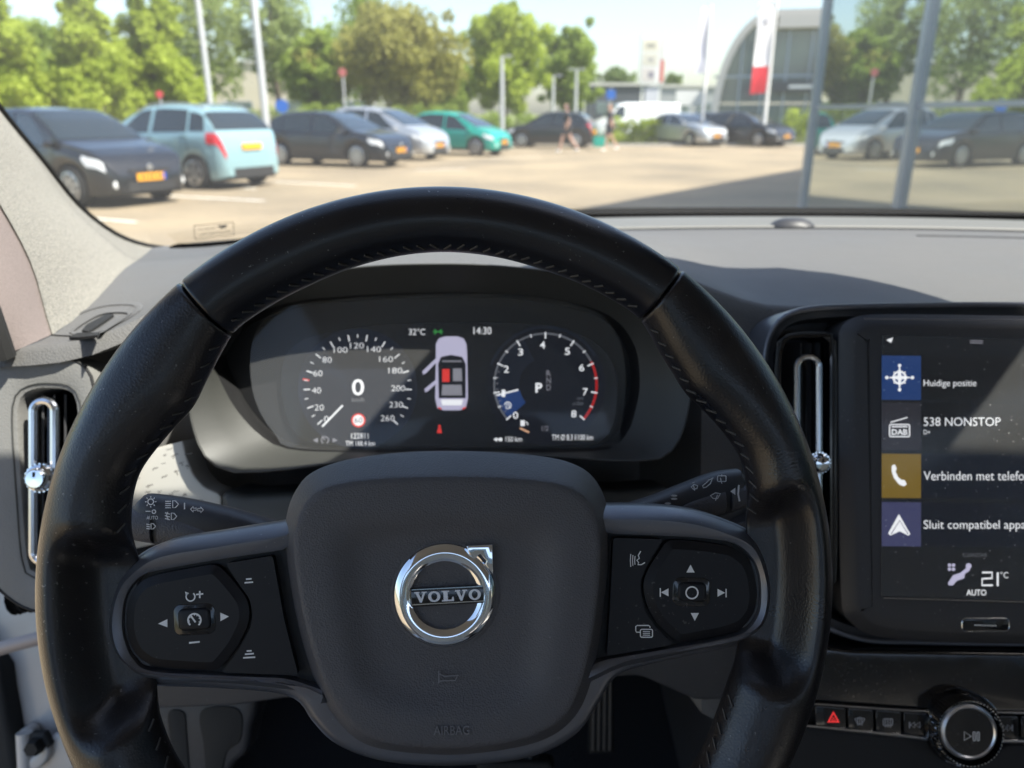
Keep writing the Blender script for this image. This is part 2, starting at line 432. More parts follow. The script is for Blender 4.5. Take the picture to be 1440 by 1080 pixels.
# long service flap seam at the passenger side
strip('dash_seam', .50, 1.2, .285, .0022, .0006, M['rubber'])

# left demister grille let into the dash top
def on_dash(px, py, off=0.):
    r = ray(px, py); lo, hi = .3, 1.6
    for _ in range(50):
        mid = (lo+hi)/2; P = Vector((0, 0, H))+r*mid
        if P.z > dash_z(P.x, max(P.y, dash_edge(P.x)))+off: lo = mid
        else: hi = mid
    return DI @ (Vector((0, 0, H))+r*lo)
def dash_patch(name, out, m, h, lip=.0015):
    P = resample([Vector((x, y, 0)) for x, y in spl([Vector((a, b, 0)) for a, b in out], 40) for x, y in [(x.x, x.y)]] if False else spl([Vector((a, b, 0)) for a, b in out], 40), 40)
    c = sum(P, Vector())/len(P)
    rings = []
    for s, hh in ((1, -.004), (1, h*.5), (.97, h), (.86, h), (.83, h*.3), (.5, h*.3), (.1, h*.3)):
        rings.append([on_dash(c.x+(p.x-c.x)*s, c.y+(p.y-c.y)*s, hh) for p in P])
    V, F = loft(rings); return mk(name, V, F, m, dash)
dash_patch('side_grille', [(66, 468), (84, 453), (115, 437), (150, 427), (188, 425), (202, 430), (186, 445), (150, 463), (120, 471), (88, 472)], M['dash'], .0012)
dash_patch('grille_flap', [(97, 468), (125, 448), (150, 438), (182, 437), (185, 441), (160, 458), (140, 469), (115, 470)], M['dash'], .0020)
V = []
sl1 = [on_dash(x, y, .0030) for x, y in ((115, 464), (122, 456), (150, 441), (160, 442), (140, 456), (124, 466))]
mk('grille_slot', sl1+[p-Vector((0, 0, .002)) for p in sl1], [(0, 1, 2, 3, 4, 5)]+[(i, (i+1) % 6, (i+1) % 6+6, i+6) for i in range(6)], M['rubber'], dash, False)
sl1 = [on_dash(x, y, .0030) for x, y in ((97, 474), (108, 468), (140, 467), (137, 471), (112, 474))]
mk('grille_slot', sl1+[p-Vector((0, 0, .002)) for p in sl1], [(0, 1, 2, 3, 4)]+[(i, (i+1) % 5, (i+1) % 5+5, i+5) for i in range(5)], M['rubber'], dash, False)

# patterned decor panel and lower ledge left of the column
D = Frame(260, 670, .605)
def dpt(x, y, w=0.): return DI @ (D.M @ D.uv(x, y, w))
def frame_plate(name, fr, pts, w0, w1, m, parent, bevel=.002, n=60, smooth_outline=True, steps=3):
    P = px_out(fr, pts, n, w1, smooth_outline)
    o = plate(name, P, w0, w1, m, None, bevel, steps=steps)
    o.data.transform((parent.matrix_world.inverted() @ fr.M)); o.parent = parent; return o
frame_plate('decor_panel', D, [(-60, 700), (60, 668), (180, 640), (257, 620), (262, 642), (272, 668), (288, 686), (308, 694), (312, 700), (308, 745), (200, 770), (-40, 820)], -.03, 0, M['deco'], dash, .0015, 120, False)
rng = random.Random(3); its = []
for k in range(46):
    x = rng.uniform(120, 300); y = rng.uniform(628, 705); l = rng.uniform(4, 11)
    if y < 640+(200-x)*.3 or (x > 262 and y < 690): continue
    q = [(x+l*i/5, y-l*i/5*.25+rng.uniform(-1.6, 1.6)) for i in range(6)]
    its.append(('s', q, rng.uniform(.8, 1.5)))
    if rng.random() < .4: its.append(('s', [(x+l*.5, y), (x+l*.5+rng.uniform(-3, 3), y+rng.uniform(2, 5))], 1.0))
o = ink('decor_relief', D, its, .0, M['deco_line'], None); o.data.transform(DI @ D.M); o.parent = dash
frame_plate('lower_ledge', D, [(309, 697), (318, 690), (345, 696), (420, 692), (520, 686), (640, 684), (800, 686), (870, 690), (930, 686), (945, 690), (950, 780), (640, 800), (312, 780)], -.05, .004, M['bezel'], dash, .006, 160, False)
frame_plate('knee_panel', Frame(260, 1000, .62), [(120, 765), (300, 775), (520, 800), (900, 790), (1080, 720), (1100, 980), (980, 985), (900, 950), (720, 960), (400, 982), (330, 992), (235, 996), (100, 990)], -.06, 0, M['hard'], dash, .002, 160, False)
kp = Frame(290, 1040, .66)
frame_plate('lower_bolster', kp, [(215, 975), (350, 975), (352, 1030), (345, 1062), (322, 1090), (310, 1200), (200, 1200), (205, 1020)], -.03, 0, M['hard'], dash, .006, 90)
for q in ([(236, 1003), (258, 1002), (262, 1030), (266, 1110), (250, 1110), (240, 1050)], [(283, 1000), (335, 998), (338, 1040), (318, 1060), (308, 1110), (292, 1110), (286, 1050)]): frame_plate('bolster_slot', kp, q, -.01, .0012, M['rubber'], dash, .0008, 50)

# ---------------------------------------------------------------- left air vent
def vent(fr, label, out, rec, loop, knob, house_m):
    v = thing('air_vent', label, 'air vent', fr.M)
    P = px_out(fr, out, 80, 0.); Q = px_out(fr, rec, 80, 0.)
    c = sum(Q, Vector())/len(Q); P = polar(P, c, 96); Q = polar(Q, c, 96)
    ring = lambda A, w, d=0.: [(p.x, p.y, w) for p in (inset(A, d) if d else A)]
    V, F = loft([ring(P, -.04), ring(P, -.003), ring(P, -.0005, .0012), ring(P, 0, .003), ring(Q, -.001, -.004), ring(Q, -.002, -.001), ring(Q, -.005), ring(Q, -.045)], False, False)
    mk('housing', V, F, house_m, v)
    V, F = tube([Vector((p.x, p.y, -.0006)) for p in inset(P, .0004)], .0011, 6, closed=True); mk('housing_seam', V, F, M['rubber'], v)
    V, F = tube([Vector((p.x, p.y, -.0010)) for p in inset(Q, -.0042)], .0007, 6, closed=True); mk('inner_edge', V, F, M['bezel'], v)
    V, F = loft([ring(Q, -.044, -.0005), ring(Q, -.044, .003)]); mk('duct', V, F, M['black'], v)
    x0, y0, x1, y1 = rec[0][2] if len(rec[0]) > 2 else (min(p[0] for p in rec), min(p[1] for p in rec), max(p[0] for p in rec), max(p[1] for p in rec))
    for k in range(5):
        px = x0+(x1-x0)*(k+.7)/5.4; a = fr.uv(px, y0+8, -.03); b = fr.uv(px, y1-8, -.03)
        V, F = box(-.0008, .0008, b.y, a.y, -.012, .012)
        q = R(-28); V = [(a.x+x*math.cos(q)-z*math.sin(q), y, -.026+x*math.sin(q)+z*math.cos(q)) for x, y, z in V]
        mk('vane', V, F, M['hard'], v, False)
    lx0, ly0, lx1, ly1, rr = loop
    path = [fr.uv(x, y, -.002) for x, y in rrect(lx0, ly0, lx1, ly1, (lx1-lx0)*.48, 8)]
    V, F = tube(path, rr*fr.k(), 10, closed=True); mk('chrome_loop', V, F, M['chrome_satin'], v)
    o_, i_ = (lx1-lx0)*.5-rr*.8, 0
    bl = [fr.uv(x, y, -.012) for x, y in rrect(lx0+rr, ly0+rr, lx1-rr, ly1-rr, 4)]
    plate('tongue', bl, -.030, -.018, M['gloss'], v, .001)
    kx, ky, kr = knob; kc = fr.uv(kx, ky, 0); k_ = fr.k()*kr
    V, F = lathe([(0, .0125), (k_*.62, .012), (k_*.72, .0108), (k_*.78, .008), (k_*.94, .007), (k_, .005), (k_, .002), (k_*.9, .0), (k_*.5, -.004)], 30)
    mk('knob', [(kc.x+a, kc.y+b, c) for a, b, c in V], F, M['chrome'], v)
    V, F = box(kc.x-.0007, kc.x+.0007, kc.y+k_*.15, kc.y+k_*.5, 0.0122, .0129); mk('knob_mark', V, F, M['black'], v, False)
    for a in range(20):
        t = 2*math.pi*a/20; cx, cy = kc.x+k_*1.0*math.cos(t), kc.y+k_*1.0*math.sin(t)
        V, F = tube([(cx, cy, .002), (cx, cy, .0052)], .0009, 5); mk('knurl', V, F, M['chrome'], v)
    return v
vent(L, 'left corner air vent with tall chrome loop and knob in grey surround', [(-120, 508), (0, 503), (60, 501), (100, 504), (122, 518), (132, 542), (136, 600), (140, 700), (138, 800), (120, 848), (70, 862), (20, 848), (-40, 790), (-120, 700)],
     [(24, 600), (27, 562), (45, 549), (70, 547), (95, 551), (105, 572), (107, 640), (104, 740), (98, 795), (80, 808), (52, 806), (38, 790), (30, 700)], (47, 564, 77, 790, 6.2), (61, 671, 19), M['vent_lit'])
# ---------------------------------------------------------------- instrument cluster
cl = thing('instrument_cluster', 'digital instrument cluster with two round dials behind the steering wheel', 'instrument cluster', C.M)
lip = [(267, 560), (272, 600), (283, 632), (300, 652), (330, 664), (400, 660), (480, 649), (560, 641), (640, 638), (720, 639), (800, 643), (870, 648), (925, 645), (947, 630), (960, 605), (968, 570), (972, 530), (950, 470), (900, 420), (820, 390), (720, 376), (620, 372), (500, 377), (400, 398), (330, 440), (285, 500)]
rec = [(296, 500), (312, 540), (333, 577), (367, 613), (407, 632), (500, 636), (620, 634), (750, 636), (850, 633), (880, 612), (893, 580), (900, 535), (890, 480), (850, 440), (760, 418), (640, 411), (500, 416), (410, 425), (340, 448), (305, 475)]
dsp = [(394, 540), (398, 510), (410, 488), (440, 472), (500, 460), (560, 455), (640, 453), (700, 453), (780, 460), (835, 480), (862, 510), (868, 545), (866, 585), (855, 612), (835, 625), (780, 628), (640, 629), (480, 628), (440, 625), (418, 612), (402, 585)]
def pol(fr, pts, w, cpx, n=120):
    c = fr.uv(*cpx, w); return [(p.x, p.y, w) for p in polar(px_out(fr, pts, 200, w), c, n)]
def scale_ring(r, c, s, w): return [(c.x+(p[0]-c.x)*s, c.y+(p[1]-c.y)*s, w) for p in r]
cc = C.uv(630, 530, 0)
lipr = pol(C, lip, .052, (630, 530)); recr = pol(C, rec, .014, (630, 530))
V, F = loft([scale_ring(lipr, cc, 1.03, -.06), scale_ring(lipr, cc, 1.025, .030), scale_ring(lipr, cc, 1.012, .046), scale_ring(lipr, cc, 1.004, .0515), lipr, scale_ring(lipr, cc, .99, .0505),
             [tuple(Vector(a).lerp(Vector(b), .5)) for a, b in zip(scale_ring(lipr, cc, .985, .047), recr)], recr], False, False)
mk('surround', V, F, M['bezel'], cl, sharp=50)
edge = [Vector(p)+Vector((0, 0, .0006)) for p in lipr]
V, F = tube(edge, .0009, 6, closed=True); mk('lip_trim', V, F, M['bezel'], cl)
V, F = loft([recr, scale_ring(recr, cc, .985, .004), scale_ring(recr, cc, .97, -.004)], False, True); mk('recess', V, F, M['black'], cl)
plate('display', px_out(C, dsp, 120, .0), -.0035, 0, M['screen'], cl, .0006)
cvr = [(352, 500), (366, 455), (402, 432), (461, 422), (560, 415), (650, 413), (760, 418), (840, 440), (872, 480), (880, 540), (872, 600), (850, 629), (640, 632), (425, 631), (385, 608), (358, 560)]
M['cover'] = glassmat('cover_glass', (.96, .96, .96), 1.25, .05, .22, .16, 1400)
plate('cover_glass', px_out(C, cvr, 120, .011), .0108, .011, M['cover'], cl, 0.)
w = .0004
def T(s, x0, y0, x1, y1, m='s_white', fr=C, par=cl, w_=w, bold=0., rot=0.): return lettering(s, fr, x0, y0, x1, y1, w_, M[m], par, bold, rot)
def Tc(s, cx, cy, hgt, m='s_white', asp=.62, **kw):
    wd = hgt*asp*len(s); return T(s, cx-wd/2, cy-hgt/2, cx+wd/2, cy+hgt/2, m, **kw)
# speedometer
sx, sy = 503, 546; sr = 76
spd = plate('dial_face', [C.uv(x, y, .0001) for x, y in circ(sx, sy, 84, 60)], .0001, .0002, M['s_navy'], cl, 0)
its = []; n = 27
for k in range(n):
    a = 222-(222+42)*k/(n-1); big = k % 2 == 0
    r0 = sr-(9 if big else 5); its.append(('s', [(sx+r0*math.cos(R(a)), sy-r0*math.sin(R(a))), (sx+sr*math.cos(R(a)), sy-sr*math.sin(R(a)))], 1.5 if big else 1.1))
ink('dial_ticks', C, its, w, M['s_white'], cl)
ink('speed_marker', C, [('s', [(426, 533), (435, 535)], 2)], w, M['s_red'], cl)
for s, x, y in (('0', 459, 589), ('20', 449, 573), ('40', 445, 549), ('60', 447, 525), ('80', 460, 506), ('100', 479, 492), ('120', 502, 486), ('140', 526, 491), ('160', 543, 505), ('180', 556, 521), ('200', 560, 546), ('230', 557, 569), ('260', 545, 588)): Tc(s, x, y, 8, asp=.80, bold=-.012)
T('0', 495, 533, 512, 556, bold=.01); T('km/h', 495, 559, 512, 565, 's_dim')
ink('needle', C, [('s', [(453, 600), (482, 570)], 2.4)], w*1.6, M['s_white'], cl)
ink('speed_sign', C, [('f', circ(504, 591, 8, 24))], w, M['s_white'], cl); ink('speed_sign_ring', C, [('c', circ(504, 591, 8.6, 28), 2.2)], w*1.4, M['s_red'], cl)
T('60', 498.5, 587, 509.5, 595, 's_black', w_=w*1.6)
T('122811', 494, 609, 518, 617); T('TM 188.4 km', 486, 620, 527, 627)
ink('tell_tales', C, [('f', [(440, 619), (447, 615.5), (447, 622.5)]), ('s', circ(457, 619, 5, 12, -60, 240), 1.4), ('s', [(457, 619), (453, 613)], 1.4), ('f', [(475, 619), (468, 616), (468, 622)])], w, M['s_mid'], cl)
# tachometer
tx, ty, tr = 767, 541, 73
plate('dial_face', [C.uv(x, y, .0001) for x, y in circ(tx, ty, 84, 60)], .0001, .0002, M['s_black'], cl, 0)
plate('dial_sector', [C.uv(x, y, .0002) for x, y in [(tx+r*math.cos(R(a)), ty-r*math.sin(R(a))) for r, a in [(70, 192+k*30/8) for k in range(9)]+[(37, 222-k*30/8) for k in range(9)]]], .00022, .0003, M['s_blue'], cl, 0)
plate('dial_sector', [C.uv(x, y, .0002) for x, y in [(tx+r*math.cos(R(a)), ty-r*math.sin(R(a))) for r, a in [(70, 115+k*76/14) for k in range(15)]+[(37, 191-k*76/14) for k in range(15)]]], .00021, .00028, M['s_navy'], cl, 0)
ink('dial_arc', C, [('s', circ(tx, ty, tr-1, 40, 222, 27), 2.4)], w*.9, M['s_dim'], cl); ink('red_zone', C, [('s', circ(tx, ty, tr-1, 20, 27, -42), 3.2)], w*.9, M['s_dred'], cl)
ink('halo_arc', C, [('s', circ(tx, ty, tr+8, 40, 160, 30), 4)], w*.7, M['s_navy'], cl)
its = []
for k in range(17):
    a = 222-(222+42)*k/16; r0 = tr-(8 if k % 2 == 0 else 4); its.append(('s', [(tx+r0*math.cos(R(a)), ty-r0*math.sin(R(a))), (tx+(tr+1)*math.cos(R(a)), ty-(tr+1)*math.sin(R(a)))], 1.8 if k % 2 == 0 else 1.3))
ink('dial_ticks', C, its, w*1.3, M['s_white'], cl)
for s, x, y in (('0', 725, 584), ('1', 708, 553), ('2', 712, 519), ('3', 732, 495), ('4', 763, 485), ('5', 798, 494), ('6', 818, 517), ('7', 823, 551), ('8', 807, 582)): Tc(s, x, y, 10, asp=.5 if s == '1' else .72, bold=.008, w_=w*1.5)
ink('needle', C, [('s', [(698, 556), (729, 548)], 2.2)], w*1.9, M['s_white'], cl)
T('P', 753, 538.5, 762.5, 552, bold=.03); T('R', 768.5, 521, 774.5, 529, 's_mid'); T('N', 768.5, 531, 774.5, 539, 's_mid'); T('D', 768.5, 541, 774.5, 549, 's_mid')
ink('start_stop_icon', C, [('s', circ(714, 570, 4.6, 14, -120, 170), 1.2), ('s', [(711, 573), (714, 567), (717, 573)], 1.2)], w*1.5, M['s_white'], cl)
T('rpm', 811, 559, 820, 563.5, 's_dim'); T('x1000', 805, 565, 820, 570, 's_dim')
its = [('s', circ(tx, ty, 68, 14, 236-k, 235-k), 3) for k in range(22, 72, 7)]
ink('fuel_ticks', C, its, w, M['s_mid'], cl); ink('fuel_level', C, [('s', [(731, 602), (744, 608)], 2.6)], w, emis('screen_amber', (.9, .5, .3), .5), cl)
ink('fuel_icon', C, [('f', [(732, 591), (738, 591), (738, 599), (732, 599)]), ('s', [(739, 593), (742, 595), (742, 598)], 1.2)], w, M['s_white'], cl)
T('1/2', 762, 599, 771, 606, 's_mid'); T('150 km', 711, 614, 734, 621); T('TM Ø 8.3 l/100 km', 776, 611, 834, 619)
ink('range_icon', C, [('f', [(694, 618), (699, 615), (699, 617), (703, 617), (703, 619), (699, 619), (699, 621)]), ('f', circ(704, 618, 2.6, 10))], w, M['s_white'], cl)
T('32°C', 575, 462, 598, 471); T('14:30', 666, 460, 691, 470)
ink('lights_icon', C, [('s', [(611, 463), (614, 466.5), (611, 470)], 1.4), ('s', [(609, 466.5), (623, 466.5)], 1.2), ('s', [(621, 463), (618, 466.5), (621, 470)], 1.4)], w, M['s_green'], cl)
ink('belt_warning', C, [('f', [(614.5, 609), (616, 602), (618, 601), (620, 602), (621.5, 609)]), ('f', circ(618, 599.5, 2, 10))], w, M['s_red'], cl)
# little top view of a car with open doors on the display
cg = [('f', [(613, 500), (613, 484), (617, 476), (626, 473), (643, 473), (652, 476), (656, 484), (657, 500), (658, 560), (655, 574), (646, 577), (624, 577), (615, 574), (612, 560)])]
ink('car_picture', C, cg, w, M['s_lav'], cl)
ink('car_picture_cabin', C, [('f', [(616, 512), (620, 502), (634, 499), (650, 502), (655, 512), (655, 560), (617, 560)])], w*1.5, M['s_black'], cl)
ink('car_picture_seats', C, [('f', [(637, 518), (649, 518), (650, 536), (637, 536)]), ('f', [(622, 541), (649, 541), (650, 556), (621, 556)]), ('s', [(622, 508), (649, 508)], 2)], w*2, M['s_mid'], cl)
ink('car_picture_seat_red', C, [('f', [(622, 519), (632, 519), (632, 537), (622, 537)])], w*2, M['s_red'], cl)
ink('car_picture_hatch', C, [('f', [(620, 562), (651, 562), (649, 570), (622, 570)])], w*1.5, M['s_white'], cl)
for q in ([(614, 503), (616, 507), (600, 524), (595, 527), (594, 522)], [(614, 533), (616, 537), (603, 549), (598, 552), (597, 547)]): ink('car_picture_door', C, [('f', q)], w, M['s_lav'], cl)
ink('car_picture_lights', C, [('s', [(616, 573), (621, 575)], 2), ('s', [(650, 575), (655, 573)], 2)], w*1.6, M['s_red'], cl)

# ---------------------------------------------------------------- centre stack with touch screen, vent and buttons
st = thing('centre_stack', 'black centre stack surround with satin rim beside the steering wheel', 'dash panel', S.M)
sur = [(1071, 560), (1073, 495), (1085, 458), (1108, 438), (1145, 429), (1220, 426), (1330, 424), (1450, 424), (1600, 428), (1690, 440), (1720, 480), (1722, 560), (1722, 760), (1715, 860), (1690, 898), (1600, 908), (1440, 911), (1300, 909), (1215, 905), (1150, 880), (1100, 830), (1080, 760), (1072, 660)]
P = polar(px_out(S, sur, 240), S.uv(1390, 660), 200)
ri = lambda A, w_, d=0.: [(p.x, p.y, w_) for p in (inset(A, d) if d else A)]
V, F = loft([ri(P, -.06), ri(P, -.004), ri(P, -.001, .0006), ri(P, .0, .002), ri(P, -.0005, .004), ri(P, -.001, .0045)], False, False); mk('outer_rim', V, F, M['satin'], st)
V, F = loft([ri(P, -.0012, .0044), ri(P, -.003, .006), ri(P, -.004, .010), ri(P, -.022, .0125), ri(P, -.03, .0126)]); mk('recess', V, F, M['hard'], st)
V, F = tube([Vector((p.x, p.y, -.0012)) for p in inset(P, .0032)], .0008, 6, closed=True); mk('rim_line', V, F, M['chrome_satin'], st)
vent(Frame(1138, 620, .586, 0, -.035), 'tall chrome-looped air vent between steering wheel and touch screen', [(1093, 600), (1094, 490), (1102, 474), (1125, 469), (1160, 469), (1172, 474), (1173, 600), (1173, 800), (1168, 832), (1130, 836), (1100, 830), (1094, 780)],
     [(1099, 600), (1100, 496), (1108, 479), (1130, 475), (1160, 476), (1168, 484), (1169, 600), (1169, 790), (1164, 822), (1130, 826), (1104, 820), (1100, 760)], (1121, 502, 1152, 760, 4.6), (1149, 650, 14), M['gloss'])
disp = thing('touch_screen', 'portrait touch screen showing menu tiles in black housing', 'touch screen', S.M)
slab = [(1175, 640), (1175, 480), (1181, 458), (1199, 447), (1240, 443), (1440, 445), (1600, 447), (1640, 455), (1652, 480), (1655, 640), (1652, 860), (1640, 890), (1600, 903), (1440, 902), (1320, 899), (1253, 895), (1213, 887), (1190, 868), (1179, 838)]
P = polar(px_out(S, slab, 240), S.uv(1410, 670), 200)
V, F = loft([ri(P, -.030), ri(P, .006), ri(P, .0085, .003), ri(P, .0125, .0085), ri(P, .0135, .011), ri(P, .0138, .02)]); mk('housing', V, F, M['hard'], disp)
edge = [p for p in inset(P, .0095)]
SS = lambda x, y, w_=.0142: S.uv(x, y, w_)
plate('screen_panel', [SS(x, y) for x, y in ((1240, 471), (1590, 482), (1590, 852), (1239, 838))], .0136, .0144, M['screen'], disp, .0003, steps=1)
M['scr_film'] = glassmat('screen_film', (.97, .97, .97), 1.2, .08, .6, .055, 700, .72)
plate('screen_cover', [SS(x, y, .0158) for x, y in ((1240, 471), (1590, 482), (1590, 852), (1239, 838))], .01575, .0158, M['scr_film'], disp, 0)
V, F = tube([SS(1242, 841, .0148), SS(1440, 847, .0148), SS(1590, 854, .0148)], .0006, 6); mk('lower_edge_trim', V, F, M['chrome_satin'], disp)
V, F = tube([S.uv(1215, 448, .0135), S.uv(1440, 450, .0140), S.uv(1600, 452, .0135)], .0006, 6); mk('upper_edge_trim', V, F, M['satin'], disp)
w2 = .01455
def tile(m, y0, y1, x0=1240, x1=1295): return ink('tile', S, [('f', [(x0, y0), (x1, y0+.5), (x1, y1+.5), (x0, y1)])], w2-.0001, M[m], disp)
M['s_row'] = emis('screen_row', (.012, .013, .016), .25); M['s_rowb'] = emis('screen_row_blue', (.008, .012, .024), .3)
for (y0, y1, m) in ((500, 562, 's_row'), (566, 633, 's_row'), (638, 700, 's_rowb'), (706, 768, 's_rowb')): ink('menu_row', S, [('f', [(1295.5, y0), (1588, y0+5), (1588, y1+5), (1295.5, y1)])], w2-.0001, M[m], disp)
tile('s_blue', 500, 562); tile('s_tile', 566, 633); tile('s_gold', 638, 700); tile('s_indigo', 706, 768)
def TS(s, x0, y0, x1, y1, m='s_white', bold=-.004): return lettering(s, S, x0, y0, x1, y1, w2+.0002, M[m], disp, bold)
TS('Huidige positie', 1299, 534, 1373, 546); TS('538 NONSTOP', 1299, 587, 1407, 599); TS('D+', 1299, 604.5, 1308, 611); TS('Verbinden met telefoon', 1299, 662.5, 1457, 675.5); TS('Sluit compatibel apparaat aan', 1299, 731.5, 1496, 747.5)
TS('CLEANZONE', 1354, 778, 1388, 783, 's_dim'); TS('AUTO', 1359, 829, 1387, 837.5, bold=.01); TS('°C', 1407, 804, 1418, 813)
ink('temperature', S, [('s', [(1381, 805), (1395, 805), (1395, 813), (1381, 814), (1381, 823), (1396, 823)], 2.4), ('s', [(1403, 805), (1403, 824)], 2.4)], w2+.0002, M['s_white'], disp)
cx, cy = 1265, 531
ink('compass_icon', S, [('c', circ(cx, cy, 8.5, 24), 2.6), ('f', [(cx-18, cy), (cx-3, cy-2.6), (cx, cy-18), (cx+2.6, cy-2.6), (cx+18, cy), (cx+2.6, cy+2.6), (cx, cy+18), (cx-2.6, cy+2.6)])]+[('f', circ(cx+a, cy+b, 2.4, 10)) for a, b in ((18, 0), (-18, 0), (0, 17), (0, -17))]+[('s', [(cx+9*a, cy+9*b), (cx+12*a, cy+12*b)], 1.2) for a, b in ((.7, .7), (-.7, .7), (.7, -.7), (-.7, -.7))], w2+.0002, M['s_white'], disp)
ink('radio_icon', S, [('c', rrect(1251, 597, 1279, 614, 2), 1.5), ('s', [(1252, 594), (1276, 587)], 1.4), ('s', [(1254, 600), (1276, 600)], 1.6)], w2+.0002, M['s_white'], disp); TS('DAB', 1254, 603.5, 1276, 611.5, bold=.02)
ink('phone_icon', S, [('f', [(1254, 655), (1258, 653), (1261, 659), (1259, 663), (1263, 671), (1268, 675), (1272, 675), (1275, 681), (1271, 684), (1264, 681), (1257, 672), (1254, 663)])], w2+.0002, M['s_white'], disp)
ink('arrow_icon', S, [('f', [(1264, 723), (1280, 751), (1277, 753), (1265, 747), (1252, 753), (1249, 750)])], w2+.0002, M['s_white'], disp)
ink('arrow_icon_line', S, [('s', [(1253, 751), (1265, 732), (1277, 751)], 1.2)], w2+.0004, M['s_indigo'], disp)
ink('pointer_icon', S, [('f', [(1246.5, 478), (1256, 474.5), (1253, 482)])], w2+.0002, M['s_white'], disp); ink('handle_icon', S, [('s', [(1364, 479), (1382, 479.5)], 1.3), ('s', [(1364, 482), (1382, 482.5)], 1.3)], w2+.0002, M['s_mid'], disp)
ink('seat_heat_icon', S, [('f', [(1333, 820), (1340, 809), (1349, 806), (1356, 804), (1363, 803), (1366, 794), (1362, 796), (1357, 806), (1356, 813), (1345, 817), (1340, 823), (1334, 823)]), ('f', circ(1362, 796, 4, 14))]+[('f', circ(1338+4*math.cos(R(a)), 797.5-4*math.sin(R(a)), 2.5, 10)) for a in (45, 135, 225, 315)], w2+.0002, M['s_lav'], disp)
# home button
ho = [S.uv(x, y, .0138) for x, y in rrect(1352, 869, 1418, 887, 6)]
plate('home_button', ho, .0136, .0152, M['gloss'], disp, .0008); V, F = tube([v+Vector((0, 0, .0008)) for v in ho], .0005, 5, closed=True); mk('button_trim', V, F, M['chrome_satin'], disp)
ink('button_mark', S, [('s', [(1370, 879), (1401, 880)], 1.3)], .0153, M['white'], disp)
# lower console face and button strip
K = Frame(1300, 1010, .575, .03, -.035)
cp = thing('button_console', 'glossy black control strip with row of keys and chrome volume knob', 'button console', K.M)
frame_plate('fascia', K, [(1085, 912), (1150, 908), (1200, 914), (1440, 918), (1800, 918), (1800, 1000), (1440, 1003), (1395, 1003), (1380, 985), (1350, 977), (1325, 988), (1310, 999), (1140, 988), (1085, 984)], -.05, -.004, M['gloss'], cp, .003, 160, False)
frame_plate('lower_fascia', K, [(1085, 1016), (1140, 1022), (1310, 1040), (1330, 1062), (1365, 1075), (1400, 1060), (1412, 1046), (1800, 1052), (1800, 1400), (1085, 1400)], -.06, -.006, M['black'], cp, .003, 140, False)
frame_plate('key_bed', K, [(1085, 978), (1800, 990), (1800, 1060), (1365, 1080), (1085, 1025)], -.05, -.012, M['black'], cp, .001, 60, False)
def rod(fr, par, name, pts, r, w_, m, n=40):
    V, F = tube(spl([fr.uv(x, y, w_) for x, y in pts], n, False), r, 8); return mk(name, V, F, m, par)
rod(K, cp, 'upper_chrome_line', [(1085, 986), (1145, 990), (1308, 1000), (1322, 990), (1345, 979), (1365, 977), (1385, 983), (1400, 997), (1412, 1002), (1800, 1005)], .0010, -.0035, M['chrome_satin'], 90)
rod(K, cp, 'lower_chrome_line', [(1085, 1016), (1137, 1021), (1305, 1039), (1320, 1048)], .0016, -.004, M['chrome_satin'], 40)
rod(K, cp, 'lower_chrome_line', [(1405, 1042), (1800, 1047)], .0016, -.004, M['chrome_satin'], 20)
keys = [(1146, 1189), (1192, 1228), (1231, 1267), (1270, 1304), (1404, 1432), (1435, 1470), (1473, 1508)]
kobj = []
for a, b in keys:
    y = lambda x: 992+(x-1146)*.068 if x < 1320 else 1006+(x-1400)*.02
    q = [K.uv(x, yy, -.005) for x, yy in ((a, y(a)), (b, y(b)), (b, y(b)+32-(b-1140)*.0), (a, y(a)+30))]
    kobj.append(plate('key', q, -.012, -.004, M['gloss'], cp, .0008))
    ink('key_edge', K, [('s', [(a+2, y(a)+1.5), (b-2, y(b)+1.5)], 1.0)], -.0039, M['satin'], kobj[-1])
ki = lambda nm, it, m, k: ink(nm, K, it, -.0038, M[m], kobj[k], 1.2)
ki('hazard_icon', [('c', [(1172, 1002), (1165, 1015), (1179, 1015)], 3.4), ('c', [(1172, 1009), (1169.5, 1013), (1174.5, 1013)], 1.6)], 'redprint', 0)
ki('defrost_icon', [('c', [(1202, 1011), (1209, 1009), (1216, 1011), (1212, 1018), (1206, 1018)])]+[('s', [(x, 1010), (x, 1020)]) for x in (1206, 1209, 1212)], 'greyprint', 1)
ki('rear_defrost_icon', [('c', rrect(1242, 1011, 1255, 1020, 1.5))]+[('s', [(x, 1012), (x, 1023)]) for x in (1245, 1248.5, 1252)], 'greyprint', 2)
ki('previous_icon', [('c', [(1286, 1015), (1293, 1019.5), (1293, 1019), (1293, 1024)][:1]+[(1293, 1015.5), (1293, 1023.5), (1286, 1019.5)][0:3]), ('c', [(1293.5, 1015.5), (1293.5, 1023.5), (1287, 1019.5)]), ('c', [(1286, 1015.5), (1286, 1023.5), (1280, 1019.5)]), ('s', [(1279, 1015), (1279, 1024)])][1:], 'greyprint', 3)
ki('next_icon', [('c', [(1410, 1019.5), (1410, 1027.5), (1416, 1023.5)]), ('c', [(1416.5, 1019.5), (1416.5, 1027.5), (1422.5, 1023.5)]), ('s', [(1423.5, 1019), (1423.5, 1028)])], 'greyprint', 4)
